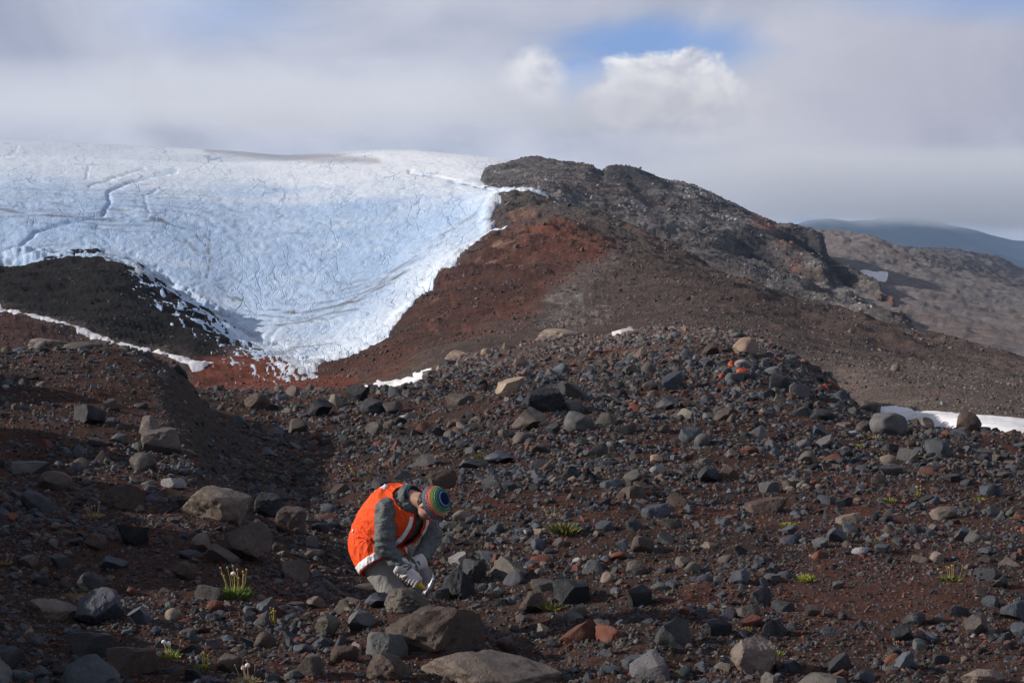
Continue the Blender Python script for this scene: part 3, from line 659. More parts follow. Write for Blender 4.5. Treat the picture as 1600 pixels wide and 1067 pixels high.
dz = dz + 0.75 * smooth(-170, -330, FG.U) * fbm(X / 1.6, Y / 1.9, 3.3, 4, 0.6)  # roughens the unseen added bank so its shadow falls dappled
# heaps of boulders on the middle crest
for (u0, v0, ru, rv, h) in ((860, 640, 90, 30, 0.10), (1170, 580, 110, 42, 0.28), (1060, 560, 90, 30, 0.15), (760, 640, 80, 30, 0.10), (640, 955, 70, 50, 0.10)):
    e = np.exp(-(((FG.U - u0) / ru) ** 2 + ((FG.V0 - v0) / rv) ** 2)); dz = dz + h * e * smooth(8.6, 7.8, FG.T)
FG.displace(dz)
X, Y = FG.X, FG.Y
c = np.broadcast_to(np.array([0.058, 0.033, 0.026]), X.shape + (3,)).copy()
a1 = fbm(X / 2.6, Y / 2.6, 8.0, 5, 0.55); a2 = fbm(X / 0.5, Y / 0.6, 3.0, 5, 0.6); a3 = fbm(X / 6.0, Y / 7.0, 1.0, 4, 0.5)
c = lerp3(c, (0.085, 0.034, 0.024), smooth(0.0, 0.7, a1) * 0.8)
c = lerp3(c, (0.030, 0.020, 0.018), smooth(0.05, 0.8, -a1 + 0.4 * a2) * 0.7)
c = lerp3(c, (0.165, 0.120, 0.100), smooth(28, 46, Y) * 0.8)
c = lerp3(c, (0.120, 0.058, 0.040), smooth(24, 40, Y) * smooth(0.0, 0.8, a3) * 0.8)
c = lerp3(c, (0.085, 0.039, 0.030), smoothpatch * 0.85)
c = lerp3(c, (0.060, 0.048, 0.043), bank * 0.9)
c = lerp3(c, (0.13, 0.045, 0.028), smooth(-10, 10, poly_sd([(350, 590), (450, 588), (470, 606), (430, 622), (360, 612)], FG.U, FG.V) ) * 0.8)
c = c * np.array([0.72, 0.70, 0.68])
mat_near = ground_mat('moraine_soil', 11.0, (0.6, 1.45), 1.3, 0.012)
FGC = c
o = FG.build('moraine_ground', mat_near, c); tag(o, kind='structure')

# --- low land under and beyond it all --------------------------------------------------------
me = bpy.data.meshes.new('valley_floor')
R0 = 11800
bm = bmesh.new()
rings = [(0, -30), (60, -30), (250, -90), (1200, -260), (4000, -420), (R0, -800)]
prev = None
for ri, (r, z) in enumerate(rings):
    if r == 0: ring = [bm.verts.new((0, 0, z))]
    else: ring = [bm.verts.new((r * math.cos(a * math.pi / 24), r * math.sin(a * math.pi / 24), z)) for a in range(48)]
    if prev is not None:
        for a in range(48):
            if len(prev) == 1: bm.faces.new((prev[0], ring[a], ring[(a + 1) % 48]))
            else: bm.faces.new((prev[a], ring[a], ring[(a + 1) % 48], prev[(a + 1) % 48]))
    prev = ring
bm.to_mesh(me); bm.free()
m_val, t = new_mat('valley'); geo = t.new('ShaderNodeNewGeometry')
finish(t, t.mix(t.ramp(t.noise(geo.outputs['Position'], 0.002, 6, 0.6), 0.35, 0.65), (0.05, 0.055, 0.04), (0.10, 0.08, 0.07)), 0.95, spec=0.1)
tag(link_mesh('valley_floor', me, m_val), kind='structure')
# blue hills far away on the right
H = Sheet([
    [(600, 560, 5800), (1100, 520, 5800), (1600, 520, 5800), (2100, 540, 5800)],
    [(600, 440, 7000), (1100, 430, 7000), (1250, 400, 7000), (1350, 385, 7000), (1450, 400, 6900), (1600, 430, 6800), (2100, 430, 6800)],
    [(600, 420, 8600), (1100, 410, 8600), (1200, 385, 8600), (1250, 358, 8600), (1290, 349, 8600), (1330, 352, 8600), (1390, 345, 8800), (1450, 346, 8900), (1520, 362, 9000), (1600, 385, 9000), (2100, 400, 9000)],
    [(600, 520, 11000), (1600, 520, 11000), (2100, 520, 11000)],
], 900, 2000, 200, 60)
H.displace(fbm(H.X / 900, H.Y / 1200, 3.0, 5, 0.5) * 45 * smooth(0, 0.8, H.T))
c = np.broadcast_to(np.array([0.018, 0.034, 0.045]), H.X.shape + (3,)).copy()
c = lerp3(c, (0.045, 0.065, 0.06), smooth(0, 0.7, fbm(H.X / 500, H.Y / 900, 1.0, 4, 0.5)))
mat_hh = ground_mat('far_forest', 0.012, (0.7, 1.3), 0.2, 8.0)
tag(H.build('distant_mountains', mat_hh, c), kind='structure')
# ================================================================== STONES
def ico(level):
    bm = bmesh.new(); bmesh.ops.create_icosphere(bm, subdivisions=level, radius=1.0)
    v = np.array([q.co[:] for q in bm.verts]); f = np.array([[x.index for x in q.verts] for q in bm.faces]); bm.free()
    return v, f
ICO = {k: ico(k) for k in (2, 3, 4, 5)}
def rock_mesh(name, seed, level, style, mat):
    """style: angular, blocky, round, slab, rough"""
    r = np.random.default_rng(seed); v, f = ICO[level]; v = v.copy()
    n = {'angular': 10, 'blocky': 9, 'round': 11, 'slab': 11, 'rough': 12}[style]
    lo, hi = {'angular': (0.28, 0.72), 'blocky': (0.35, 0.68), 'round': (0.6, 0.88), 'slab': (0.38, 0.72), 'rough': (0.5, 0.85)}[style]
    o = r.uniform(0, 50, 3)
    v *= (1 + 0.16 * fbm(v[:, 0] * 0.9 + o[0], v[:, 1] * 0.9 + o[1], v[:, 2] * 0.9 + o[2], 2))[:, None]
    for k in range(n):
        a = r.normal(size=3)
        if style == 'slab' and k < 5: a = np.array([r.normal() * 0.16, r.normal() * 0.16, 1.0 if k % 2 else -1.0])
        a /= np.linalg.norm(a); d = r.uniform(lo, hi)
        if style == 'slab' and k < 5: d = r.uniform(0.36, 0.55)
        e = np.maximum(0, v @ a - d); v -= e[:, None] * a * 0.97
    hf = {'angular': 0.021, 'blocky': 0.027, 'round': 0.028, 'slab': 0.020, 'rough': 0.048}[style]
    nn = v / np.linalg.norm(v, axis=1)[:, None]
    d = hf * 1.6 * fbm(v[:, 0] * 2.3 + o[1], v[:, 1] * 2.3, v[:, 2] * 2.3, 3, 0.55) + hf * fbm(v[:, 0] * 6 + o[0], v[:, 1] * 6, v[:, 2] * 6, 3, 0.6)
    if level >= 4: d = d - hf * 0.7 * np.maximum(0, fbm(v[:, 0] * 4, v[:, 1] * 4 + o[2], v[:, 2] * 4, 4, 0.6, True) - 0.8)
    v += nn * d[:, None]
    for k in range(4 if level >= 4 else 2):                     # fresh chips broken off the corners
        a = r.normal(size=3); a /= np.linalg.norm(a); e_ = (v @ a).max() - r.uniform(0.06, 0.16)
        e = np.maximum(0, v @ a - e_); v -= e[:, None] * a
    c = (v.max(0) + v.min(0)) / 2; v -= c
    v /= np.abs(v).max(0)
    me = grid_mesh(name, v, f); me.materials.append(mat)
    me.set_sharp_from_angle(angle=math.radians({'round': 60, 'rough': 45}.get(style, 26)))
    return me

def rock_mat(name, source):
    m, t = new_mat(name)
    if source == 'object': base = t.new('ShaderNodeObjectInfo').outputs['Color']; rnd = t.new('ShaderNodeObjectInfo').outputs['Random']
    else: base = t.new('ShaderNodeAttribute', attribute_name='tint', attribute_type='INSTANCER').outputs['Color']; rnd = 0.37
    geo = t.new('ShaderNodeNewGeometry'); pos = geo.outputs['Position']
    n1 = t.noise(pos, 5.0, 6, 0.62); n2 = t.noise(pos, 55.0, 6, 0.7); n3 = t.noise(pos, 17.0, 5, 0.6)
    k = t.math('MULTIPLY', t.ramp(n1, 0.25, 0.75, 0.62, 1.40, False), t.ramp(n2, 0.25, 0.75, 0.66, 1.36, False))
    c = t.mix(1.0, base, t.new('ShaderNodeCombineColor', {0: k, 1: k, 2: k}).outputs[0], 'MULTIPLY')
    # rusty weathering in patches, pale lichen specks, soil dust on the upward faces
    c = t.mix(t.math('MULTIPLY', t.ramp(n3, 0.55, 0.70), 0.28), c, t.mix(1.0, base, (1.55, 1.02, 0.75), 'MULTIPLY'))
    vo = t.new('ShaderNodeTexVoronoi', {'Vector': pos, 'Scale': 70.0}, feature='F1')
    c = t.mix(t.math('MULTIPLY', t.ramp(vo.outputs['Distance'], 0.16, 0.08), t.ramp(n1, 0.5, 0.6)), c, (0.24, 0.235, 0.22))
    pit = t.new('ShaderNodeTexVoronoi', {'Vector': pos, 'Scale': 38.0}, feature='F1')
    h = t.math('ADD', t.math('MULTIPLY', n2, 0.55), t.math('ADD', t.math('MULTIPLY', n3, 0.7), t.math('MULTIPLY', t.ramp(pit.outputs['Distance'], 0.0, 0.35), 0.35)))
    finish(t, c, t.ramp(n3, 0.3, 0.7, 0.62, 0.9), h, 0.75, 0.014, 0.32)
    return m
m_rock = rock_mat('weathered_lava_rock', 'object'); m_rock_i = rock_mat('rubble_rock', 'instance')
STY = ['angular', 'blocky', 'round', 'slab', 'rough']
LIB4 = {s_: [rock_mesh('boulder', 100 + 17 * i + 5 * k, 4, s_, m_rock) for i in range(5)] for k, s_ in enumerate(STY)}
LIB5 = {s_: [rock_mesh('boulder', 900 + 17 * i + 5 * k, 5, s_, m_rock) for i in range(2)] for k, s_ in enumerate(STY)}
LIB3 = {s_: [rock_mesh('stone', 300 + 13 * i + 7 * k, 3, s_, m_rock) for i in range(6)] for k, s_ in enumerate(STY)}
PALETTE = {
    'blue-grey': (0.044, 0.050, 0.062), 'dark grey': (0.027, 0.028, 0.032), 'black': (0.014, 0.015, 0.019), 'grey': (0.075, 0.073, 0.074),
    'brown-grey': (0.066, 0.055, 0.049), 'brown': (0.052, 0.036, 0.029), 'tan': (0.125, 0.100, 0.083), 'pale grey': (0.185, 0.18, 0.18),
    'reddish': (0.095, 0.034, 0.022), 'rust-orange': (0.23, 0.040, 0.013), 'pale tan': (0.21, 0.155, 0.122)}
PALETTE = {k: tuple(x * 1.18 for x in c_) for k, c_ in PALETTE.items()}
THINGS = []        # (object, u, v, colour word, shape word, width px, explicit label)
def place(sheet, u, v, wpx, hpx, style, colour, label=None, yaw=None, tilt=0.18, sink=0.30, depth=1.0, seed=None, name=None, lib=None, deep=None):
    r = random.Random(int(u * 7 + v * 131) if seed is None else seed)
    p = sheet.hit(u, v + hpx * 0.30); dv = 0
    while sheet is FG and u > 1335 and p.y > 29.5 and dv < 30:      # stand on the near side of the crest
        dv += 1.5; p = sheet.hit(u, v + hpx * 0.30 + dv)
    m = p.y / F
    rx, rz = wpx * m / 2 * 1.04, hpx * m / 2 * 1.12
    ry = (rx * 0.55 + rz * 0.55) * depth
    big = wpx > 33
    me = r.choice((LIB5 if wpx > 60 else lib or (LIB4 if big else LIB3))[style])
    o = bpy.data.objects.new(name or ('boulder' if wpx > 33 else 'stone'), me); COL.objects.link(o)
    c = PALETTE[colour]; j = r.uniform(0.85, 1.18)
    o.color = (c[0] * j * r.uniform(0.95, 1.05), c[1] * j, c[2] * j * r.uniform(0.95, 1.05), 1)
    o.scale = (rx, ry, rz)
    o.rotation_euler = (r.uniform(-tilt, tilt), r.uniform(-tilt, tilt), r.uniform(-0.35, 0.35) + (math.pi if r.random() < .5 else 0) if yaw is None else yaw)
    zt = P(u, v - hpx * 0.5 + dv * 0.7, p.y)[2]
    o.location = (p.x, p.y + ry * 0.3, max(float(zt) - rz * 1.0, p.z - rz * 0.25) if deep is None else p.z + deep)
    THINGS.append((o, u, v, colour, style, wpx, label))
    return o

HERO = [
 (135,648,56,34,'slab','dark grey',"flat dark pointed boulder lying alone on the left bank"), (44,731,70,20,'slab','grey',"long flat grey boulder near the left edge with a pale top"),
 (86,752,50,35,'round','brown-grey',None), (66,785,56,42,'blocky','dark grey',None), (189,779,66,44,'rough','brown',None),
 (233,668,32,38,'blocky','tan',None), (250,692,58,46,'blocky','brown-grey',"block of brown rock on the lip above the shaded gully"), (223,725,42,36,'round','brown-grey',None),
 (270,756,38,18,'slab','pale grey',"thin pale grey slab behind the broad domed boulder"), (338,788,112,62,'round','tan',"broad domed tan boulder on the left below the gully"), (298,788,46,26,'slab','dark grey',"dark slab leaning on the broad domed tan boulder"),
 (418,793,42,42,'blocky','black',None), (455,817,46,50,'blocky','brown',None), (183,685,32,16,'slab','grey',None), (148,692,28,14,'slab','dark grey',None), (365,808,36,28,'round','brown-grey',None),
 (400,628,36,30,'round','brown',None), (458,612,22,20,'blocky','tan',None), (523,630,22,28,'blocky','tan',None), (500,640,42,36,'angular','black',None), (465,668,30,28,'blocky','brown-grey',None),
 (78,954,94,34,'round','tan',"long low tan boulder at the lower left"), (152,953,72,56,'angular','blue-grey',"big blue-grey wedge-shaped boulder right of the long low tan boulder"), (216,963,38,36,'angular','blue-grey',None), (270,961,26,22,'round','tan',None),
 (140,1012,72,46,'slab','dark grey',None), (205,1036,84,46,'slab','brown',"sloping brown slab near the bottom left with flowers beyond it"), (387,852,76,68,'blocky','brown-grey',"tall brown broken boulder left of the person"), (344,868,46,36,'angular','brown-grey',None), (314,850,36,34,'blocky','tan',None),
 (460,896,46,38,'rough','brown-grey',None), (288,893,40,30,'rough','brown',None), (140,912,44,38,'angular','dark grey',None), (176,880,38,26,'angular','blue-grey',None), (205,838,52,36,'slab','black',None), (93,877,28,24,'angular','blue-grey',None),
 (492,943,34,22,'blocky','tan',None), (512,980,40,38,'rough','brown-grey',None), (336,946,24,18,'round','reddish',"small round reddish stone below the green flowering clump"), (328,928,46,26,'slab','brown-grey',None), (150,848,34,30,'rough','brown',None),
 (487,1042,46,42,'rough','brown-grey',None), (414,1003,32,28,'round','brown',None), (358,1038,38,34,'round','brown',None), (388,1005,26,20,'angular','blue-grey',None),
 (763,1056,220,66,'round','tan',"wide smooth tan slab of rock cut by the bottom edge"), (678,986,150,72,'rough','brown',"large brown slab of lava in front of the person"), (637,940,68,40,'rough','brown-grey',"rounded brown rock the person is striking with the hammer"),
 (604,1010,66,48,'angular','grey',None), (607,1045,70,46,'rough','brown',None), (567,972,52,36,'angular','grey',None), (590,940,44,28,'angular','blue-grey',None), (577,917,52,12,'slab','brown-grey',"thin flat slab just below the person's orange hem"),
 (716,916,50,50,'rough','black',"large black boulder in shade right of the person's hands"), (738,895,38,44,'blocky','dark grey',None), (714,874,32,20,'slab','pale grey',None), (1055,992,58,50,'angular','dark grey',"dark sharp-edged boulder at the bottom, a third in from the right"), (908,956,20,24,'blocky','tan',None),
 (995,889,34,28,'round','brown-grey',None), (1000,934,38,42,'angular','dark grey',None), (850,916,42,26,'slab','brown-grey',None), (893,928,62,40,'slab','black',None), (832,946,40,34,'rough','brown',None), (945,823,28,18,'slab','blue-grey',None), (993,822,32,18,'slab','dark grey',None), (1042,842,26,20,'angular','grey',None), (1003,851,36,30,'round','brown',None), (972,852,22,18,'angular','blue-grey',None),
 (993,1036,42,24,'slab','blue-grey',None), (790,1008,30,24,'round','brown',None), (558,617,38,34,'blocky','black',"dark squarish boulder in front of the ragged snow patch"), (585,637,46,26,'round','dark grey',None), (613,637,32,24,'round','brown-grey',None), (638,653,28,13,'slab','pale grey',None), (585,670,28,22,'blocky','brown-grey',None),
 (798,604,46,26,'slab','pale tan',"pale tan sloping boulder on the middle crest"), (827,659,54,38,'angular','brown-grey',None), (852,628,62,42,'blocky','black',"large black boulder in the middle boulder heap"), (903,662,44,34,'round','grey',None), (865,671,24,22,'angular','dark grey',None), (948,657,32,24,'blocky','brown-grey',None), (978,673,32,24,'angular','dark grey',None), (892,634,36,22,'slab','grey',None), (897,610,42,34,'blocky','dark grey',None), (1015,603,26,18,'round','brown-grey',None), (965,603,24,16,'round','dark grey',None), (1043,632,36,24,'angular','grey',None),
 (738,725,38,22,'angular','grey',None), (783,716,52,26,'angular','blue-grey',None), (690,751,50,34,'blocky','brown',"brown squarish boulder just behind the striped hat"), (722,806,30,18,'round','tan',None), (796,760,24,18,'angular','blue-grey',None), (955,757,36,17,'slab','blue-grey',None), (990,748,30,24,'angular','brown-grey',None), (1025,801,46,26,'slab','blue-grey',None), (1027,734,26,20,'blocky','pale grey',None), (1026,717,20,14,'round','pale tan',None), (685,677,26,16,'angular','blue-grey',None), (720,626,48,20,'slab','brown-grey',None),
 (1215,598,42,30,'blocky','dark grey',"dark block at the right end of the stone heap"), (1208,582,24,20,'angular','grey',None), (1167,544,44,34,'blocky','pale tan',"pale tan block of rock on the crest, just above the orange stones"), (1112,548,30,22,'blocky','brown',None), (1250,611,32,24,'angular','grey',None), (1358,634,32,20,'round','brown-grey',None), (1388,666,56,42,'round','grey',"big rounded grey boulder at the near end of the pinkish snow bank"), (1515,656,38,36,'round','brown',"dark brown egg-shaped boulder standing against the pinkish snow bank"), (1450,658,20,20,'blocky','tan',None), (1453,676,16,14,'round','grey',None),
 (1283,673,26,22,'angular','blue-grey',None), (1290,694,30,24,'angular','grey',None), (1262,716,28,22,'blocky','brown-grey',None), (1350,668,24,18,'round','brown-grey',None), (1387,720,24,20,'blocky','tan',None), (1394,736,34,24,'angular','grey',None), (1376,749,18,18,'angular','brown-grey',None), (1097,688,24,22,'round','grey',None), (1080,681,38,24,'slab','blue-grey',None), (1318,664,22,11,'slab','brown-grey',None),
 (1198,792,72,24,'slab','brown',None), (1203,762,32,20,'slab','grey',None), (1110,743,42,28,'angular','dark grey',None), (1138,741,34,26,'blocky','brown',None), (1475,802,42,20,'round','tan',None), (1327,812,42,18,'slab','tan',None), (1293,781,28,16,'slab','blue-grey',None), (1320,786,28,18,'angular','black',None), (1489,747,30,18,'angular','dark grey',None), (1549,767,32,20,'slab','blue-grey',None),
 (1178,1028,72,62,'blocky','tan',"big tan-brown boulder at the bottom right of centre"), (1122,983,44,34,'angular','dark grey',None), (1225,950,38,22,'slab','dark grey',None), (1190,933,34,32,'angular','dark grey',None), (1155,903,34,26,'angular','blue-grey',None), (1310,915,18,15,'blocky','grey',"lone small grey stone on the smooth red gravel"), (1310,838,38,26,'angular','blue-grey',None), (1380,857,28,18,'angular','blue-grey',None), (1428,968,36,22,'angular','dark grey',None), (1462,968,28,18,'angular','grey',None), (1411,991,36,28,'angular','black',None), (1500,956,28,20,'angular','dark grey',None), (1527,977,36,36,'angular','brown-grey',None), (1549,940,28,20,'blocky','blue-grey',None), (1588,956,46,36,'blocky','blue-grey',None), (1540,1062,74,32,'round','tan',"low tan boulder cut by the bottom edge at right"),
 (1234,829,26,18,'angular','blue-grey',None), (1283,850,26,22,'angular','grey',None), (1330,826,26,16,'slab','blue-grey',None), (1563,911,28,22,'angular','dark grey',None), (1532,924,24,20,'angular','brown-grey',None), (1543,898,38,22,'slab','dark grey',None), (1313,1037,46,30,'angular','dark grey',None), (1350,1058,36,24,'angular','blue-grey',None), (1465,870,22,16,'round','tan',None), (1438,875,28,12,'slab','tan',None), (1068,879,22,18,'blocky','tan',None), (1084,887,24,18,'round','brown-grey',None), (1170,956,38,24,'slab','brown-grey',None), (1269,956,26,20,'rough','brown-grey',None), (1158,862,22,22,'angular','blue-grey',None), (1470,1030,26,18,'angular','dark grey',None), (1398,1018,22,14,'slab','dark grey',None), (1596,985,30,24,'slab','blue-grey',None),
]
for h in HERO: place(FG, *h)
for (u, v, w_, lab) in ((1145, 570, 17, 'orange lichen-coated stone, topmost of the orange cluster on the heap'), (1141, 579, 14, 'orange lichen-coated stone in the middle of the orange cluster'),
                        (1160, 583, 19, 'largest orange lichen-coated stone, right end of the orange cluster'), (1129, 589, 15, 'orange lichen-coated stone, lowest and leftmost of the cluster'), (1288, 606, 16, 'lone rust-orange stone right of the dark block on the heap')):
    place(FG, u, v, w_, w_ * 0.85, 'rough', 'rust-orange', lab)
# pale outcrops on the crests
OUT = [(M, 882, 530, 96, 34, 'round', 'pale tan', 'long pale tan rock hump on the crest below the red slope'), (M, 918, 535, 34, 28, 'round', 'brown-grey', 'brown round end of the long pale tan hump'),
       (M, 720, 566, 66, 38, 'round', 'pale tan', 'knobbly pale tan outcrop above the ragged snow patch'), (M, 697, 578, 30, 22, 'blocky', 'pale tan', 'pale tan block at the left foot of the knobbly outcrop'), (M, 768, 565, 26, 16, 'round', 'pale tan', 'small pale tan knob right of the knobbly outcrop'),
       (FG, 72, 537, 66, 18, 'round', 'tan', 'smooth tan rock hump on the left skyline below the snow strip'), (FG, 128, 541, 60, 15, 'round', 'brown-grey', 'low brown rock hump on the left crest beside the tan one'),
       (M, 1400, 576, 15, 15, 'round', 'tan', 'round tan boulder on the far slope above the orange stones'), (M, 1474, 630, 10, 8, 'blocky', 'pale grey', 'small whitish stone on the slope above the pinkish snow bank')]
for sh, *a in OUT:
    o = place(sh, *a[:6], label=a[6], name='rock_outcrop' if a[2] > 60 else 'boulder', lib=LIB4, tilt=0.08)
o = bpy.data.objects.new('snow_patch', rock_mesh('snow_patch', 77, 4, 'round', m_snow)); COL.objects.link(o)
p = FG.hit(977, 521); o.location = p + Vector((0, 0.3, -0.05)); mm = p.y / F; o.scale = (20 * mm, 14 * mm, 10 * mm); o.rotation_euler = (0, -0.12, 0)
tag(o, 'small pale dome of dirty snow on the middle crest', 'snow patch', 'old snow patches')

# --- random stones over the moraine: biggest ones are things, the rest rubble ---------------------
def sampler(sh, dens, n, rng, umin=-420, umax=1660):
    """n random points on a sheet, picked by area times dens (per cell)"""
    ax = np.stack([sh.X, sh.Y, sh.Z], -1)
    e1 = ax[:-1, 1:] - ax[:-1, :-1]; e2 = ax[1:, :-1] - ax[:-1, :-1]
    nr = np.cross(e1, e2); area = np.linalg.norm(nr, axis=-1)
    flat = np.abs(nr[..., 2])
    um = (sh.U[:-1, :-1] > umin) & (sh.U[:-1, :-1] < umax)
    p = (flat * dens[:-1, :-1] * um).ravel(); tot = p.sum(); p = p / tot
    k = rng.choice(len(p), size=n, p=p); i, j = np.divmod(k, sh.nu - 1)
    a, b = rng.random(n), rng.random(n)
    pt = ax[i, j] + e1[i, j] * a[:, None] + e2[i, j] * b[:, None]
    u = sh.U[i, j]; v = sh.V[i, j]
    return pt, u, v, i, j, tot
heap = np.zeros_like(FG.U)
for (u0, v0, ru, rv) in ((860, 630, 120, 45), (1180, 590, 130, 45), (1060, 600, 150, 50), (640, 960, 160, 100), (250, 760, 240, 60), (1180, 720, 300, 60), (840, 760, 250, 120)):
    heap = np.maximum(heap, np.exp(-(((FG.U - u0) / ru) ** 2 + ((FG.V - v0) / rv) ** 2)))
pat = smooth(-0.5, 0.6, fbm(FG.X / 1.8, FG.Y / 1.5, 2.0, 4, 0.55))
# stones gather in loose garlands and leave bare gravel between them
base = (0.25 + 0.9 * pat) * (0.7 + 1.1 * heap) * (1 - 0.86 * smoothpatch) * (1 - 0.75 * bank) * (FG.T < 9.0)
base = base * (1 - 0.45 * smooth(-20, 20, poly_sd([(-100, 560), (250, 560), (290, 640), (200, 720), (-100, 720)], FG.U, FG.V0)))
rg = np.random.default_rng(21)
CW = ['blue-grey', 'dark grey', 'black', 'grey', 'brown-grey', 'brown', 'tan', 'pale grey', 'reddish']
CP_ = np.array([0.24, 0.20, 0.10, 0.10, 0.15, 0.13, 0.03, 0.006, 0.07]); CP_ /= CP_.sum()
PAL = np.array([PALETTE[k] for k in CW])
def inst_attrs(n, rng, d, flat=(0.45, 0.85), red=0.0):
    cp = CP_.copy(); cp[8] += red; cp /= cp.sum()
    ci = rng.choice(len(CW), size=n, p=cp)
    tint = PAL[ci] * rng.uniform(0.75, 1.25, (n, 1)) * rng.uniform(0.94, 1.06, (n, 3))
    sc_ = np.stack([d / 2 * rng.uniform(0.85, 1.2, n), d / 2 * rng.uniform(0.65, 1.0, n), d / 2 * rng.uniform(*flat, n)], -1)
    rot = np.stack([rng.normal(0, 0.55, n), rng.normal(0, 0.55, n), rng.uniform(0, 6.283, n)], -1)
    return ci, tint, sc_, rot
cloud_pts = []; extra = []
for (d0, d1, cover, dmax, dfar) in ((0.26, 0.46, 0.035, 62, 62), (0.15, 0.26, 0.105, 62, 62), (0.09, 0.15, 0.19, 62, 48), (0.05, 0.09, 0.24, 50, 34), (0.028, 0.05, 0.22, 30, 19), (0.014, 0.028, 0.24, 18, 12.5)):
    dm = (d0 + d1) / 2
    lod = smooth(dmax, dfar - 0.01, FG.Y) * (FG.Y < dmax) * (FG.Y > 7.0)
    bb = (base * (1 + 2.2 * heap * smooth(22, 30, FG.Y)) if d0 > 0.085 else base) if d0 > 0.04 else (0.5 + 0.5 * pat) * (1 - 0.35 * smoothpatch) * (1 - 0.5 * bank) * (FG.T < 9)
    dens = bb * lod
    _, _, _, _, _, tot = sampler(FG, dens, 1, rg)
    n = int(min(85000, tot * cover / (0.55 * dm * dm)))
    pt, u, v, i, j, _ = sampler(FG, dens, n, rg)
    d = d0 * (d1 / d0) ** (rg.random(n) ** 1.5)
    ci, tint, sc_, rot = inst_attrs(n, rg, d, red=0.10 if d0 < 0.05 else 0.0)
    pt[:, 2] += sc_[:, 2] * rg.uniform(-0.40, 0.30, n)
    cloud_pts.append(dict(pt=pt, u=u, v=v, d=d, ci=ci, tint=tint, sc=sc_, rot=rot, wpx=sc_[:, 0] * 2 * F / pt[:, 1]))
    
A = {k: np.concatenate([q[k] for q in cloud_pts]) for k in cloud_pts[0]}
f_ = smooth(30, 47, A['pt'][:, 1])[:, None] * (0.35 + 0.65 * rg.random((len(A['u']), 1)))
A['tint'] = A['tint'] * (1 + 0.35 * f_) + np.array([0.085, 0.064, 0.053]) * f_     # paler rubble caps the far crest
# keep the person's stance and the struck rock clear of big random stones
near = (np.abs(A['u'] - 622) < 62) & (A['v'] > 820) & (A['v'] < 965) & (A['d'] > 0.07)
hv = np.array([(h[0], h[1], h[2]) for h in HERO])
dd = np.full(len(A['u']), 1e9)
for hu, hvv, hw in hv: dd = np.minimum(dd, np.hypot(A['u'] - hu, (A['v'] - hvv) * 1.6) / (hw * 0.5 + A['wpx'] * 0.35))
keep = ~near & ~((dd < 1.0) & (A['wpx'] > 9))
A = {k: a[keep] for k, a in A.items()}
vis = (A['u'] > 4) & (A['u'] < 1596) & (A['v'] > 520) & (A['v'] < 1060)
order = np.argsort(-(A['wpx'] * vis))[:max(0, 296 - len(THINGS))]
pick = np.zeros(len(A['u']), bool); pick[order] = True
for k in np.nonzero(pick)[0]:
    st = STY[int(rg.choice(5, p=[0.42, 0.2, 0.16, 0.12, 0.1]))]
    if CW[A['ci'][k]] == 'reddish': st = 'rough'
    o = bpy.data.objects.new('boulder' if A['wpx'][k] > 33 else 'stone', LIB3[st][int(rg.integers(6))]); COL.objects.link(o)
    o.location = A['pt'][k]; o.scale = A['sc'][k]; o.rotation_euler = A['rot'][k]; o.color = (*A['tint'][k], 1)
    THINGS.append((o, float(A['u'][k]), float(A['v'][k]), CW[A['ci'][k]], st, float(A['wpx'][k]), None))
A = {k: a[~pick] for k, a in A.items()}

def scatter(name, pt, tint, sc_, rot, idx, protos, mat):
    me = bpy.data.meshes.new(name); n = len(pt)
    me.vertices.add(n); me.vertices.foreach_set('co', np.ascontiguousarray(pt, np.float32).ravel())
    for nm, arr in (('rot', rot), ('scl', sc_)):
        a = me.attributes.new(nm, 'FLOAT_VECTOR', 'POINT'); a.data.foreach_set('vector', np.ascontiguousarray(arr, np.float32).ravel())
    a = me.attributes.new('tint', 'FLOAT_COLOR', 'POINT'); a.data.foreach_set('color', np.concatenate([tint, np.ones((n, 1))], 1).astype(np.float32).ravel())
    a = me.attributes.new('idx', 'INT', 'POINT'); a.data.foreach_set('value', idx.astype(np.int32))
    o = link_mesh(name, me, mat)
    g = bpy.data.node_groups.new(name + '_scatter', 'GeometryNodeTree')
    g.interface.new_socket('Geometry', in_out='INPUT', socket_type='NodeSocketGeometry'); g.interface.new_socket('Geometry', in_out='OUTPUT', socket_type='NodeSocketGeometry')
    N, L = g.nodes, g.links
    gi, go_ = N.new('NodeGroupInput'), N.new('NodeGroupOutput')
    jn = N.new('GeometryNodeJoinGeometry')
    for pm in reversed(protos):
        po = bpy.data.objects.new('stone_shape', pm)            # never linked to the scene: only its mesh is read
        oi = N.new('GeometryNodeObjectInfo'); oi.inputs['Object'].default_value = po; oi.inputs['As Instance'].default_value = False
        gt = N.new('GeometryNodeGeometryToInstance'); L.new(oi.outputs['Geometry'], gt.inputs[0]); L.new(gt.outputs[0], jn.inputs[0])
    ip = N.new('GeometryNodeInstanceOnPoints'); ip.inputs['Pick Instance'].default_value = True
    def attr(nm, typ):
        a = N.new('GeometryNodeInputNamedAttribute'); a.data_type = typ; a.inputs['Name'].default_value = nm; return a.outputs['Attribute']
    L.new(gi.outputs[0], ip.inputs['Points']); L.new(jn.outputs[0], ip.inputs['Instance'])
    L.new(attr('idx', 'INT'), ip.inputs['Instance Index'])
    er = N.new('FunctionNodeEulerToRotation'); L.new(attr('rot', 'FLOAT_VECTOR'), er.inputs[0]); L.new(er.outputs[0], ip.inputs['Rotation'])
    L.new(attr('scl', 'FLOAT_VECTOR'), ip.inputs['Scale'])
    L.new(ip.outputs[0], go_.inputs[0])
    md = o.modifiers.new('scatter', 'NODES'); md.node_group = g
    return o
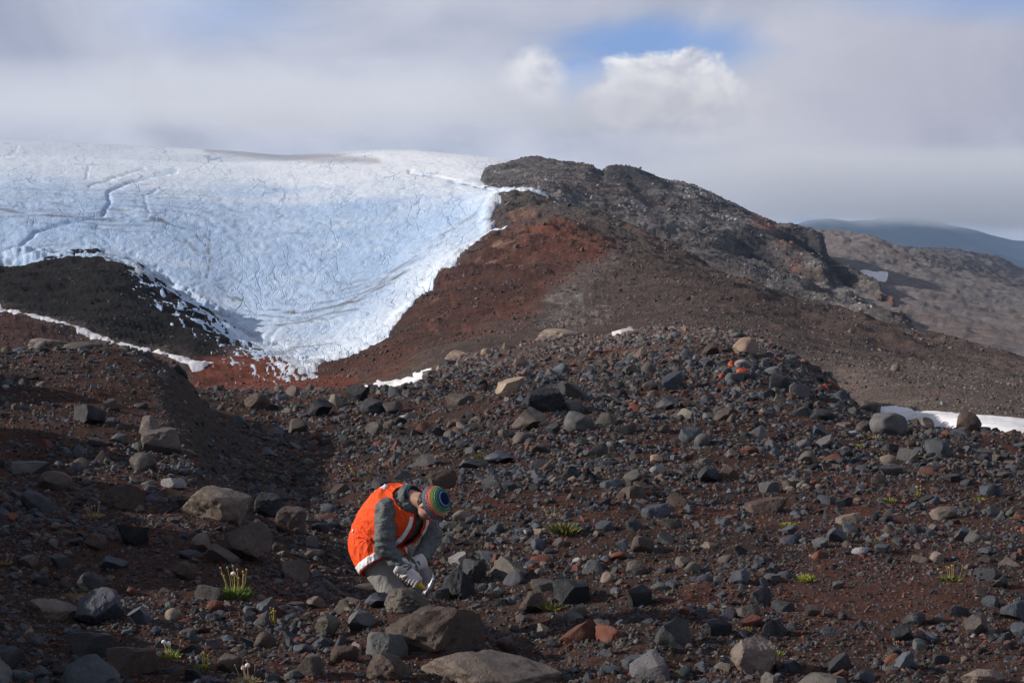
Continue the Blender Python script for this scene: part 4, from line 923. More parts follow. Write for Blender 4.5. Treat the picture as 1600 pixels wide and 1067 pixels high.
PR3 = [rock_mesh('rubble_stone', 500 + i, 3, STY[[0, 0, 0, 1, 1, 2, 2, 3, 4, 4][i % 10]], m_rock_i) for i in range(36)]
PR2 = [rock_mesh('pebble', 700 + i, 2, STY[[0, 0, 1, 2, 4][i % 5]], m_rock_i) for i in range(10)]
big = A['wpx'] > 7
def sc_of(m_): return A['pt'][m_], A['tint'][m_], A['sc'][m_], A['rot'][m_], rg.integers(0, 1000, m_.sum())
q = sc_of(big); o = scatter('rubble', *q[:4], q[4] % 36, PR3, m_rock_i); tag(o, kind='stuff')
q = sc_of(~big)
o = scatter('gravel', *q[:4], q[4] % 10, PR2, m_rock_i); tag(o, kind='stuff')
print('rubble', big.sum(), 'gravel', (~big).sum())

# --- scree on the hillside behind ------------------------------------------------------------
no_ice = (isd < -3) & (ssd < -2) & (lsd < -2) & (bsd < -1)
mpat = smooth(-0.6, 0.7, fbm(M.X / 9, M.Y / 14, 2.0, 4, 0.6))
dens = no_ice * (0.15 + 0.85 * mpat) * (M.T < 6.1) * (M.T > 0.3) / np.maximum(M.Y, 40.0) ** 1.75
dens = dens * (1 - 0.8 * smooth(-10, 6, poly_sd([(-400, 380), (150, 395), (240, 435), (310, 490), (370, 545), (0, 485)], M.U, M.V0)))
dens = dens * (0.8 + 0.2 * smooth(900, 1000, M.U))
n = 34000
pt, u, v, i, j, _ = sampler(M, dens, n, rg)
d = pt[:, 1] / F * (1.6 + 4.2 * rg.random(n) ** 3.5 + (rg.random(n) < 0.03) * rg.uniform(2, 7, n))
ci, tint, sc_, rot = inst_attrs(n, rg, d)
gc = MC[i, j]; tint = tint * 0.6 + gc * rg.uniform(0.6, 1.9, (n, 1)) * 0.55
pt[:, 2] += sc_[:, 2] * 0.2
o = scatter('hillside_scree', pt, tint, sc_, rot, rg.integers(0, 10, n), PR2, m_rock_i); tag(o, kind='stuff')
# --- broken rock over the grey ridge --------------------------------------------------------
k2c = smooth(0.0, 0.7, fbm(Cs.X / 22, Cs.Y / 30, 4.0, 4, 0.6))
dens = (0.1 + k2c) * (Cs.T < 4.05) * (Cs.T > 0.6) / Cs.Y ** 1.5
n = 7000
pt, u, v, i, j, _ = sampler(Cs, dens, n, rg, 740, 1460)
d = pt[:, 1] / F * (2.0 + 3.5 * rg.random(n) ** 2.5 + (rg.random(n) < 0.05) * rg.uniform(2, 6, n))
ci, tint, sc_, rot = inst_attrs(n, rg, d)
gc = RIDGE_C[i, j]; tint = tint * 0.2 + gc * rg.uniform(0.6, 1.7, (n, 1)) * 0.9
o = scatter('ridge_blocks', pt, tint, sc_, rot, rg.integers(0, 10, n), PR2, m_rock_i); tag(o, kind='stuff')
# ================================================================== THE PERSON WITH THE HAMMER
D0 = 12.4
def pw(u, v, d=0.0):
    x, y, z = P(u, v, D0 + d); return Vector((float(x), float(y), float(z)))
ROOT = pw(606, 1000, -0.03)
def remesh(balls, voxel, smooth_n=4, extra=None):
    """one continuous skin round a set of overlapping balls (centre, radius or (centre, radii, matrix))"""
    bm = bmesh.new()
    for b in balls:
        c, r = b[0], b[1]
        m = Matrix.Translation(c)
        if len(b) > 2: m = m @ b[2]
        if isinstance(r, (tuple, list)): m = m @ Matrix.Diagonal((*r, 1))
        else: m = m @ Matrix.Diagonal((r, r, r, 1))
        bmesh.ops.create_icosphere(bm, subdivisions=2, radius=1.0, matrix=m)
    me = bpy.data.meshes.new('tmp'); bm.to_mesh(me); bm.free()
    o = bpy.data.objects.new('tmp', me); COL.objects.link(o)
    md = o.modifiers.new('r', 'REMESH'); md.mode = 'VOXEL'; md.voxel_size = voxel
    ms = o.modifiers.new('s', 'SMOOTH'); ms.iterations = smooth_n; ms.factor = 0.6
    dg = bpy.context.evaluated_depsgraph_get(); dg.update()
    res = bpy.data.meshes.new_from_object(o.evaluated_get(dg))
    bpy.data.objects.remove(o); bpy.data.meshes.remove(me)
    res.polygons.foreach_set('use_smooth', np.ones(len(res.polygons), bool))
    return res
def limb(pts, step=0.4):
    """balls along a chain of (point, radius)"""
    out = []
    for (p0, r0), (p1, r1) in zip(pts[:-1], pts[1:]):
        L = (p1 - p0).length; n = max(2, int(L / (min(r0, r1) * step)) + 1)
        for k in range(n + 1): out.append((p0.lerp(p1, k / n), r0 + (r1 - r0) * k / n))
    return out
def wrinkle(me, amp, sx, seed, aniso=(1, 1, 1), ridge=True):
    n = len(me.vertices); co = np.zeros(n * 3, np.float32); me.vertices.foreach_get('co', co); co = co.reshape(-1, 3)
    nr = np.zeros(n * 3, np.float32); me.vertex_normals.foreach_get('vector', nr); nr = nr.reshape(-1, 3)
    k = fbm(co[:, 0] / sx * aniso[0] + seed, co[:, 1] / sx * aniso[1], co[:, 2] / sx * aniso[2], 4, 0.5, ridge)
    co = co + nr * (amp * (k - (0.5 if ridge else 0)))[:, None]
    me.vertices.foreach_set('co', co.astype(np.float32).ravel()); me.update()
def cloth(name, base, rough=0.85, scale=90.0, dist=0.004, var=0.18, sheen=0.0):
    m, t = new_mat(name); geo = t.new('ShaderNodeNewGeometry'); pos = geo.outputs['Position']
    n1 = t.noise(pos, 9.0, 5, 0.6); n2 = t.noise(pos, scale, 4, 0.6); n3 = t.noise(t.vmul(pos, (1, 1, 0.45)), 22.0, 5, 0.6, 0.8)
    c = t.mix(t.ramp(n1, 0.3, 0.7), tuple(x * (1 - var) for x in base), tuple(x * (1 + var) for x in base))
    finish(t, c, rough, t.math('ADD', t.math('MULTIPLY', n3, 2.4), t.math('MULTIPLY', n2, 0.3)), 0.8, dist, 0.25)
    return m
m_orange = cloth('orange_vest_cloth', (0.88, 0.085, 0.012), 0.75, 120, 0.008, 0.06)
m_jacket = cloth('grey_jacket_cloth', (0.105, 0.115, 0.115), 0.6, 120, 0.009, 0.12)
m_trous = cloth('light_grey_trousers', (0.27, 0.26, 0.25), 0.9, 130, 0.006, 0.08)
m_navy = cloth('navy_fleece', (0.020, 0.045, 0.075), 0.95, 160, 0.003)
m_glove = cloth('pale_glove', (0.55, 0.52, 0.50), 0.9, 150, 0.003, 0.08)
m_boot = cloth('dark_boot_leather', (0.035, 0.028, 0.022), 0.6, 60, 0.002)
m_skin, t = new_mat('skin'); finish(t, t.mix(t.ramp(t.noise(None, 30.0, 3), 0.3, 0.7), (0.42, 0.22, 0.15), (0.50, 0.28, 0.20)), 0.55, spec=0.35, Subsurface_Weight=0.06)
m_hair, t = new_mat('dark_hair'); finish(t, (0.02, 0.013, 0.01), 0.6)
m_refl, t = new_mat('reflective_tape'); finish(t, (0.86, 0.88, 0.90), 0.35, t.noise(None, 300.0, 2), 0.2, 0.001, 0.6)
m_hem, t = new_mat('dark_red_binding'); finish(t, (0.30, 0.02, 0.012), 0.8)

FWD = Vector((0.77, -0.64, 0)); RGT = Vector((-0.64, -0.77, 0)); UP = Vector((0, 0, 1))
person = empty('person', ROOT, 'person in orange safety vest and striped knit hat bending over rocks with a hammer', 'person')
def pchild(name, me, mat, parent=person):
    me.transform(Matrix.Translation(-ROOT)) if parent is person or parent is not None else None
    o = bpy.data.objects.new(name, me); COL.objects.link(o); o.parent = parent
    if len(me.materials) == 0: me.materials.append(mat)
    else: me.materials[0] = mat
    return o
# --- joints
pel = pw(585, 846, 0.02); hipR = pel + RGT * 0.09 + UP * -0.02; hipL = pel - RGT * 0.09 + UP * -0.02
kneR = pw(612, 922, -0.22); kneL = pw(655, 898, -0.10)
ankR = pw(600, 994, -0.10); ankL = pw(657, 990, 0.02)
spine = [pw(585, 842, 0), pw(589, 824, -.02), pw(596, 808, -.06), pw(613, 793, -.13), pw(628, 783, -.19), pw(640, 777, -.24)]
shR = pw(605, 797, -0.28); elR = pw(600, 853, -0.38); wrR = pw(632, 888, -0.40)
shL = pw(657, 800, -0.03); elL = pw(676, 840, -0.14); wrL = pw(652, 880, -0.34)
AX = Vector((0.70, -0.60, 0.36)).normalized()             # neck-to-crown axis of the bowed head
FC = (Vector((0, 0, -1)) + AX * AX.z).normalized()         # the way the face looks
SIDE = AX.cross(FC).normalized()
HC = pw(676, 786, -0.35)
HM = Matrix((SIDE, FC, AX)).transposed().to_4x4()
def hp(s_, f_, a_): return HC + SIDE * s_ + FC * f_ + AX * a_
balls = [(HC, (0.074, 0.092, 0.098), HM), (hp(0, 0.03, -0.085), (0.055, 0.064, 0.062), HM), (hp(0, 0.06, -0.118), 0.028), (hp(0, 0.098, -0.045), (0.011, 0.016, 0.018), HM), (hp(0, 0.090, -0.025), (0.010, 0.012, 0.018), HM),
         (hp(0.0, 0.086, -0.075), (0.020, 0.009, 0.007), HM), (hp(0.0, 0.084, -0.088), (0.018, 0.009, 0.007), HM), (hp(0.074, 0.0, -0.035), (0.010, 0.018, 0.028), HM), (hp(-0.074, 0.0, -0.035), (0.010, 0.018, 0.028), HM),
         (hp(0.03, 0.084, -0.012), (0.02, 0.008, 0.006), HM), (hp(-0.03, 0.084, -0.012), (0.02, 0.008, 0.006), HM)]
balls += limb([(hp(0, -0.02, -0.06), 0.058), (spine[5], 0.06), (spine[4], 0.09)])
balls += [(p - UP * 0.03 + FWD * 0.03, (0.12, 0.08, 0.07), Matrix((RGT, FWD, UP)).transposed().to_4x4()) for p in (spine[4], spine[3])]
balls += [(p, (0.13, 0.105, 0.10), Matrix((RGT, FWD, UP)).transposed().to_4x4()) for p in (spine[2], spine[1], spine[0])]
for a, b, c_ in ((shR, elR, wrR), (shL, elL, wrL)):
    balls += limb([(spine[4] - UP * 0.03, 0.05), (a, 0.055)]) + limb([(a, 0.055), (a.lerp(b, 0.5), 0.05), (b, 0.04), (b.lerp(c_, 0.3), 0.043), (c_, 0.028)])
for a, b, c_ in ((hipR, kneR, ankR), (hipL, kneL, ankL)):
    balls += limb([(pel, 0.10), (a, 0.092), (a.lerp(b, 0.4), 0.082), (b, 0.056), (b.lerp(c_, 0.3), 0.056), (c_, 0.038)]) + limb([(c_, 0.036), (c_ + FWD * 0.12 - UP * 0.04, 0.03)])
pchild('body', remesh(balls, 0.0085, 3), m_skin)
for s_ in (-1, 1):
    b = bmesh.new(); bmesh.ops.create_icosphere(b, subdivisions=2, radius=0.011, matrix=Matrix.Translation(hp(0.03 * s_, 0.079, -0.024)))
    me = bpy.data.meshes.new('eye'); b.to_mesh(me); b.free(); me.transform(Matrix.Translation(-ROOT))
    m_eye = bpy.data.materials.get('eye_white')
    if m_eye is None:
        m_eye, t = new_mat('eye_white'); finish(t, (0.3, 0.26, 0.24), 0.2)
    e = bpy.data.objects.new('eye', me); me.materials.append(m_eye); COL.objects.link(e); e.parent = person
# --- trousers and boots
balls = [(pel, (0.15, 0.125, 0.12), Matrix((RGT, FWD, UP)).transposed().to_4x4())]
for a, b, c_ in ((hipR, kneR, ankR), (hipL, kneL, ankL)):
    balls += limb([(pel, 0.12), (a, 0.115), (a.lerp(b, 0.45), 0.105), (b, 0.082), (b.lerp(c_, 0.5), 0.078), (c_ + UP * 0.03, 0.066)])
me = remesh(balls, 0.009, 3); wrinkle(me, 0.006, 0.10, 2.0, (1, 1, 0.6)); tr = pchild('trousers', me, m_trous)
me = remesh(limb([(hipR + RGT * 0.075 + Vector((0.02, -0.02, -0.06)), 0.035), (hipR.lerp(kneR, 0.45) + RGT * 0.06, 0.04)]), 0.008, 2); wrinkle(me, 0.008, 0.04, 5.0); pchild('thigh_pocket', me, m_trous, tr)
for c_, a in ((ankR, FWD), (ankL, FWD)):
    me = remesh(limb([(c_ + UP * 0.07, 0.058), (c_, 0.054)]) + limb([(c_ - UP * 0.02, 0.05), (c_ + a * 0.09 - UP * 0.04, 0.046), (c_ + a * 0.17 - UP * 0.05, 0.038)]), 0.008, 3); pchild('boot', me, m_boot)
# --- torso rings shared by the jacket and the vest
RINGS = [(602, 884, -.10, .125, .172), (594, 865, -.06, .145, .178), (588, 847, -.02, .152, .178), (595, 831, -.03, .170, .174), (606, 816, -.07, .184, .178), (622, 803, -.13, .200, .186), (635, 792, -.19, .172, .162), (643, 779, -.24, .100, .108)]
rc = np.array([pw(r[0], r[1], r[2])[:] for r in RINGS]); ra = np.array([r[3] for r in RINGS]); rb = np.array([r[4] for r in RINGS])
kk = np.arange(len(RINGS))
def torso(t_, th_, off=0.0, fold=0.0):
    t_ = np.asarray(t_, float); th_ = np.asarray(th_, float)
    t_, th_ = np.broadcast_arrays(t_, th_)
    def cub(A, t):
        i = np.clip(t.astype(int), 0, len(A) - 2); f = t - i
        p0 = A[np.maximum(i - 1, 0)]; p1 = A[i]; p2 = A[i + 1]; p3 = A[np.minimum(i + 2, len(A) - 1)]
        if A.ndim > 1: f = f[..., None]
        return p1 + 0.5 * f * (p2 - p0 + f * (2 * p0 - 5 * p1 + 4 * p2 - p3 + f * (3 * (p1 - p2) + p3 - p0)))
    c0 = cub(rc, t_); c1 = cub(rc, np.minimum(t_ + 0.25, len(rc) - 1.0)) ; c2 = cub(rc, np.maximum(t_ - 0.25, 0.0))
    T = c1 - c2; T /= np.linalg.norm(T, axis=-1)[..., None]
    L_ = np.array(RGT)[None] * np.ones_like(T); L_ = L_ - (L_ * T).sum(-1)[..., None] * T; L_ /= np.linalg.norm(L_, axis=-1)[..., None]
    N_ = np.cross(L_, T)
    s = np.sign((N_ * np.array(FWD)[None]).sum(-1)); 
    N_ = np.where(((N_ @ np.array([0.77, -0.64, -0.3])) < 0)[..., None], -N_, N_)
    a = cub(ra, t_) + off; b = cub(rb, t_) + off
    ct, st = np.cos(th_), np.sin(th_)
    e = 0.86                                                   # squarish section
    ct = np.sign(ct) * np.abs(ct) ** e; st = np.sign(st) * np.abs(st) ** e
    if fold:
        q = fbm(t_ * 0.9 + th_ * 0.35, th_ * 2.2 + t_ * 0.4, 3.0 + 0 * t_, 4, 0.55, True) - 0.45
        belt = np.exp(-((t_ - 2.6) / 0.55) ** 2)
        q2 = fbm(t_ * 3.2, th_ * 1.6, 7.0 + 0 * t_, 4, 0.55, True) - 0.5
        a = a + fold * (q + 1.1 * belt * q2); b = b + fold * (q + 1.1 * belt * q2) - 0.010 * belt
    return c0 + N_ * (a * ct)[..., None] + L_ * (b * st)[..., None]
def strip(t0, t1, h0, h1, off, nt_=40, nh=60, thick=0.004, fold=0.012, slant=0.0):
    """a curved panel of the torso surface, thick and closed"""
    tt = np.linspace(t0, t1, nt_)[:, None]; hh = np.linspace(h0, h1, nh)[None, :] + slant * (tt - t0)
    a = torso(tt, hh, off + thick, fold); b = torso(tt, hh, off, fold)
    n = nt_ * nh; co = np.concatenate([a.reshape(-1, 3), b.reshape(-1, 3)])
    i = np.arange(n).reshape(nt_, nh)
    q = [np.stack([i[:-1, :-1], i[:-1, 1:], i[1:, 1:], i[1:, :-1]], -1).reshape(-1, 4)]
    q.append(q[0][:, ::-1] + n)
    for e in (i[0, :], i[-1, ::-1], i[::-1, 0], i[:, -1]):
        q.append(np.stack([e[1:], e[:-1], e[:-1] + n, e[1:] + n], -1))
    return grid_mesh('panel', co, np.concatenate(q))
R_ = math.radians
# --- jacket: torso and both sleeves in one skin
balls = []
for t_ in np.linspace(0.6, 6.9, 34):
    c0 = torso(t_, 0, 0).reshape(3); cb = torso(t_, math.pi, 0).reshape(3)
    l0 = torso(t_, math.pi / 2, 0).reshape(3); l1 = torso(t_, -math.pi / 2, 0).reshape(3)
    cen = (c0 + cb) / 2; ha = np.linalg.norm(c0 - cb) / 2 - 0.012; hb = np.linalg.norm(l0 - l1) / 2 - 0.012
    N_ = Vector(c0 - cb).normalized(); Lx = Vector(l0 - l1).normalized()
    balls.append((Vector(cen), (float(ha), float(hb), 0.035), Matrix((N_, Lx, N_.cross(Lx))).transposed().to_4x4()))
for a, b, c_ in ((shR, elR, wrR), (shL, elL, wrL)):
    balls += limb([(spine[4], 0.06), (a, 0.078)]) + limb([(a, 0.083), (a.lerp(b, 0.5), 0.076), (b, 0.066), (b.lerp(c_, 0.5), 0.058), (c_, 0.046)])
me = remesh(balls, 0.0085, 3); wrinkle(me, 0.011, 0.08, 1.0, (0.7, 0.7, 1.9)); jk = pchild('jacket', me, m_jacket)
def ring(center, axis, r0, r1, w_, mat, name, parent, sx=1.0):
    """short tube round an axis"""
    z = axis.normalized(); x = z.orthogonal().normalized(); y = z.cross(x)
    n = 40; co = []; prof = [(-w_, r0), (-w_ * 0.3, r0 * 1.04), (w_ * 0.5, r1), (w_, r1 * 0.98), (w_, r1 * 0.86), (-w_, r0 * 0.86)]
    for h, r in prof:
        for k in range(n):
            a = 2 * math.pi * k / n; rr = r * (1 + 0.035 * math.sin(3 * a + h * 40))
            co.append(center + z * h + x * (math.cos(a) * rr * sx) + y * (math.sin(a) * rr))
    q = []
    for i in range(len(prof)):
        for k in range(n): q.append((i * n + k, i * n + (k + 1) % n, ((i + 1) % len(prof)) * n + (k + 1) % n, ((i + 1) % len(prof)) * n + k))
    me = grid_mesh(name, np.array([p[:] for p in co]), np.array(q)); return pchild(name, me, mat, parent)
nk = pw(648, 778, -0.27)
ring(pw(640, 777, -0.235), AX * 0.7 + (pw(660, 778, -0.3) - pw(640, 778, -0.22)), 0.088, 0.078, 0.026, m_jacket, 'jacket_collar', jk)
ring(pw(644, 774, -0.24), AX * 0.7 + (pw(660, 778, -0.3) - pw(640, 778, -0.22)), 0.074, 0.066, 0.024, m_navy, 'neck_scarf', person)
# --- vest
vest = pchild('safety_vest', strip(0.0, 6.85, R_(22), R_(354), 0.010, 120, 220, 0.006, 0.0065), m_orange)
def vs(name, *a, mat=m_refl, **k): return pchild(name, strip(*a, **k), mat, vest)
vs('reflective_stripe', 1.0, 6.7, R_(25), R_(35), 0.0185, nt_=110, nh=8, fold=0.0065)
vs('reflective_stripe', 1.0, 6.7, R_(-10), R_(-19), 0.0185, nt_=110, nh=8, fold=0.0065)
vs('reflective_stripe', 0.16, 0.62, R_(44), R_(336), 0.0185, nt_=10, nh=220, fold=0.0065)
vs('reflective_patch', 5.62, 6.1, R_(150), R_(166), 0.0185, nt_=10, nh=12, fold=0.0065)
vs('reflective_patch', 4.35, 4.55, R_(168), R_(180), 0.0185, nt_=8, nh=8, fold=0.0065)
vs('white_label', 2.35, 2.5, R_(112), R_(119), 0.0185, nt_=6, nh=6, fold=0.0065)
vs('hem_binding', 0.0, 0.10, R_(24), R_(342), 0.017, mat=m_hem, nt_=5, nh=220, fold=0.0065)
vs('front_binding', 0.0, 6.8, R_(15), R_(23), 0.011, mat=m_hem, nt_=110, nh=6, fold=0.0065)
vs('pocket_flap', 2.9, 3.5, R_(70), R_(100), 0.0175, mat=m_orange, nt_=16, nh=24, fold=0.0065)
# --- striped knit hat
m_hat, t = new_mat('striped_knit'); geo = t.new('ShaderNodeNewGeometry')
col = t.new('ShaderNodeAttribute', attribute_name='col').outputs['Color']
finish(t, col, 0.95, t.noise(geo.outputs['Position'], 170.0, 3, 0.6), 0.8, 0.004, 0.1)
nphi, nth = 96, 192
ph = np.linspace(0.001, R_(95), nphi)[:, None]; th_ = np.linspace(0, 2 * np.pi, nth, endpoint=False)[None, :]
rr = 0.108 + 0.0022 * np.sin(ph * 66) + 0.0012 * np.sin(th_ * 96 + ph * 3)
brim = smooth(R_(82), R_(85), ph); rr = rr * (1 + 0.035 * brim)
co = (np.array(HC)[None, None] + np.array(AX) * (0.016 + rr * np.cos(ph) * 1.03 )[..., None] + np.array(SIDE) * (rr * np.sin(ph) * np.cos(th_) * 0.92)[..., None] + np.array(FC) * (rr * np.sin(ph) * np.sin(th_) * 1.04)[..., None])
deg = np.degrees(ph) + 0 * th_
bands = [(0, (0.012, 0.03, 0.10)), (24, (0.30, 0.36, 0.42)), (27, (0.02, 0.12, 0.20)), (38, (0.03, 0.16, 0.09)), (46, (0.10, 0.26, 0.02)), (54, (0.26, 0.24, 0.02)), (61, (0.60, 0.17, 0.02)), (67, (0.52, 0.06, 0.02)), (74, (0.42, 0.012, 0.03)), (82, (0.15, 0.18, 0.24))]
hc = np.zeros(deg.shape + (3,))
for d_, c_ in bands: hc[deg >= d_] = c_
for d_ in (26, 37.5, 46, 54, 60.5, 67, 74, 80):
    dots = (np.abs(deg - d_) < 1.3) & (np.sin(th_ * 44 + d_) > 0.1)
    hc[dots] = (0.66, 0.66, 0.60)
i = np.arange(nphi * nth).reshape(nphi, nth); j = np.roll(i, -1, axis=1)
q = np.stack([i[:-1], i[1:], j[1:], j[:-1]], -1).reshape(-1, 4)
me = grid_mesh('knit_hat', co.reshape(-1, 3), q, {'col': hc.reshape(-1, 3)}); pchild('knit_hat', me, m_hat)
# a little hair below the brim
me = remesh([(hp(0, -0.035, -0.045), (0.072, 0.058, 0.05), HM), (hp(0.058, -0.025, -0.045), (0.016, 0.022, 0.03), HM), (hp(-0.058, -0.025, -0.045), (0.016, 0.022, 0.03), HM)], 0.006, 1); wrinkle(me, 0.006, 0.02, 1.0); pchild('hair', me, m_hair)
# --- hammer
hA = pw(632, 897, -0.41); hB = pw(668, 922, -0.45); HX = (hB - hA).normalized()
nrm = (Vector((0.55, -0.1, 0.83)) - HX * Vector((0.55, -0.1, 0.83)).dot(HX)).normalized(); bin_ = HX.cross(nrm)
hammer = empty('geology_hammer', hB, 'yellow-handled rock hammer with a bright steel pick held over the boulder', 'hammer')
def tube(p0, p1, r0, r1, n=14, flat=1.0):
    z = (p1 - p0).normalized(); x = (nrm - z * nrm.dot(z)).normalized(); y = z.cross(x); co = []; m_ = 8
    for k in range(m_ + 1):
        f = k / m_; r = r0 + (r1 - r0) * f
        if k in (0, m_): r *= 0.8
        for a in range(n): co.append(p0.lerp(p1, f) + x * math.cos(a * 2 * math.pi / n) * r + y * math.sin(a * 2 * math.pi / n) * r * flat)
    q = [(k * n + a, k * n + (a + 1) % n, (k + 1) * n + (a + 1) % n, (k + 1) * n + a) for k in range(m_) for a in range(n)]
    bm = bmesh.new(); vs_ = [bm.verts.new(c_) for c_ in co]
    for f in q: bm.faces.new([vs_[x_] for x_ in f])
    bm.faces.new(vs_[:n][::-1]); bm.faces.new(vs_[-n:])
    me = bpy.data.meshes.new('tube'); bm.to_mesh(me); bm.free(); me.polygons.foreach_set('use_smooth', np.ones(len(me.polygons), bool)); return me
def hchild(name, me, mat):
    me.transform(Matrix.Translation(-hB)); me.materials.append(mat); o = bpy.data.objects.new(name, me); COL.objects.link(o); o.parent = hammer
m_yel, t = new_mat('yellow_grip'); finish(t, (0.80, 0.42, 0.01), 0.45)
m_steel, t = new_mat('bare_steel'); finish(t, (0.62, 0.62, 0.63), 0.32, t.noise(None, 60.0, 4), 0.3, 0.002, 0.5, Metallic=0.9)
hchild('handle', tube(hA - HX * 0.05, hB - HX * 0.012, 0.015, 0.014, flat=0.75), m_yel)
co = []; 
prof = [(-0.085, 0.012, 0.012, 0.0), (-0.07, 0.0145, 0.0145, 0), (-0.035, 0.013, 0.013, 0), (-0.02, 0.016, 0.017, 0), (0.02, 0.016, 0.017, 0), (0.045, 0.012, 0.013, -0.002), (0.075, 0.008, 0.010, -0.009), (0.10, 0.002, 0.003, -0.021)]
bm = bmesh.new(); prev = None
for s_, wa, wb, bend in prof:
    wa *= 1.5; wb *= 1.4; c_ = hB + nrm * s_ * 1.15 + HX * bend * 1.2
    rg_ = [bm.verts.new(c_ + HX * (math.cos(a) * wa * (1.0 if abs(math.cos(a)) < .9 else 1)) + bin_ * (math.sin(a) * wb)) for a in [math.pi / 4 * k for k in range(8)]]
    if prev:
        for k in range(8): bm.faces.new((prev[k], prev[(k + 1) % 8], rg_[(k + 1) % 8], rg_[k]))
    else: bm.faces.new(rg_[::-1])
    prev = rg_
bm.faces.new(prev); me = bpy.data.meshes.new('steel_head'); bm.to_mesh(me); bm.free(); hchild('steel_head', me, m_steel)
# --- gloved hands closed round the handle
def hand(s0, wrist, flip, nm):
    base = hA + HX * s0
    tow = (wrist - base); tow = (tow - HX * tow.dot(HX)).normalized(); oth = HX.cross(tow) * flip
    pr = 0.034
    b = []
    palm = [base + HX * 0.008, base + HX * 0.030, base + HX * 0.052, base + HX * 0.074]
    for p in palm: b += [(p + tow * 0.030, 0.020), (p + tow * 0.034 + oth * 0.012, 0.018)]
    b += limb([(wrist, 0.040), (base + HX * 0.04 + tow * 0.034, 0.030)])
    for k, p in enumerate(palm):                                    # four fingers, unequal, wrapped round
        r = [0.0095, 0.0105, 0.0105, 0.0098][k]; L = [200, 225, 235, 222][k]
        pts = []
        for a in np.linspace(10, L, 7): 
            A_ = math.radians(a); pts.append((p + tow * math.cos(A_) * (pr - 0.008 * a / 240) + oth * math.sin(A_) * (pr - 0.008 * a / 240), r * (1 - 0.12 * a / 240)))
        b += limb(pts, 0.5)
    tb = base + HX * 0.07 + tow * 0.034 - oth * 0.012                # thumb from the side of the palm
    b += limb([(tb, 0.014), (base + HX * 0.088 - oth * 0.030 + tow * 0.012, 0.0125), (base + HX * 0.080 - oth * 0.030 - tow * 0.018, 0.011), (base + HX * 0.066 - oth * 0.012 - tow * 0.032, 0.0095)], 0.5)
    me = remesh(b, 0.0042, 2)
    g = pchild('glove', me, m_glove)
    ax = (wrist - (base + HX * 0.04 + tow * 0.03)).normalized()
    ring(wrist + ax * 0.012, ax, 0.050, 0.062, 0.036, m_glove, 'glove_cuff', g)
    return g
hand(0.030, wrR, 1, 'r'); hand(-0.062, wrL, -1, 'l')
# ================================================================== PLANTS
def leaf_mat(name, a, b):
    m, t = new_mat(name); geo = t.new('ShaderNodeNewGeometry')
    rnd = geo.outputs['Random Per Island']
    c = t.mix(rnd, a, b)
    finish(t, c, 0.6, spec=0.3, Subsurface_Weight=0.0)
    return m
m_green = leaf_mat('green_leaves', (0.045, 0.115, 0.020), (0.16, 0.24, 0.035))
m_lime = leaf_mat('yellow_green_leaves', (0.15, 0.20, 0.030), (0.36, 0.36, 0.06))
m_moss = leaf_mat('olive_leaves', (0.075, 0.085, 0.020), (0.19, 0.18, 0.05))
m_dry = leaf_mat('dry_stems', (0.30, 0.21, 0.10), (0.42, 0.34, 0.20))
m_stem = leaf_mat('yellow_stems', (0.26, 0.25, 0.05), (0.42, 0.36, 0.09))
m_fluff, t = new_mat('seed_fluff'); finish(t, (0.80, 0.79, 0.75), 0.9, t.noise(None, 200.0, 3), 0.6, 0.004)
m_bud, t = new_mat('dried_bud'); finish(t, (0.34, 0.17, 0.10), 0.9)
def blades(n, rad, hgt, wid, rng_, spread=0.8, curl=0.5):
    co, fa = [], []
    for k in range(n):
        a = rng_.uniform(0, 6.283); r = rad * rng_.uniform(0, 1) ** 0.6
        x, y = math.cos(a) * r, math.sin(a) * r
        out = Vector((math.cos(a), math.sin(a), 0)) * spread * rng_.uniform(0.2, 1.0) * (0.3 + r / rad)
        d = (Vector((rng_.normal() * 0.25, rng_.normal() * 0.25, 1)) + out).normalized()
        h = hgt * rng_.uniform(0.5, 1.05); s = d.orthogonal().normalized(); s.rotate(Matrix.Rotation(rng_.uniform(0, 6.28), 3, d)); s = s * wid * rng_.uniform(0.7, 1.3)
        p0 = Vector((x, y, -0.01)); p1 = p0 + d * h * 0.55; p2 = p0 + d * h * 0.95 + out * h * curl * 0.4 - Vector((0, 0, h * curl * 0.15))
        b = len(co); co += [p0 - s * 0.5, p0 + s * 0.5, p1 + s, p1 - s, p2]
        fa += [(b, b + 1, b + 2), (b, b + 2, b + 3), (b + 3, b + 2, b + 4)]
    return grid_mesh('leaves', np.array([c[:] for c in co]), np.array(fa), smooth_=False)
def stem_mesh(p0, p1, r):
    co = []; mid = p0.lerp(p1, 0.5) + Vector((0.1, 0.05, 0)) * (p1 - p0).length * 0.6
    for p, rr in ((p0, r), (mid, r * 0.85), (p1, r * 0.7)):
        for a in range(4): co.append(p + Vector((math.cos(a * 1.571), math.sin(a * 1.571), 0)) * rr)
    q = [(k * 4 + a, k * 4 + (a + 1) % 4, (k + 1) * 4 + (a + 1) % 4, (k + 1) * 4 + a) for k in range(2) for a in range(4)]
    return grid_mesh('stem', np.array([c[:] for c in co]), np.array(q))
BALL = {}
def ball_mesh(mat, nm):
    if nm not in BALL:
        v, f = ICO[2]; v = v * (1 + 0.12 * fbm(v[:, 0] * 4, v[:, 1] * 4, v[:, 2] * 4, 2))[:, None]
        BALL[nm] = grid_mesh(nm, v, f); BALL[nm].materials.append(mat)
    return BALL[nm]
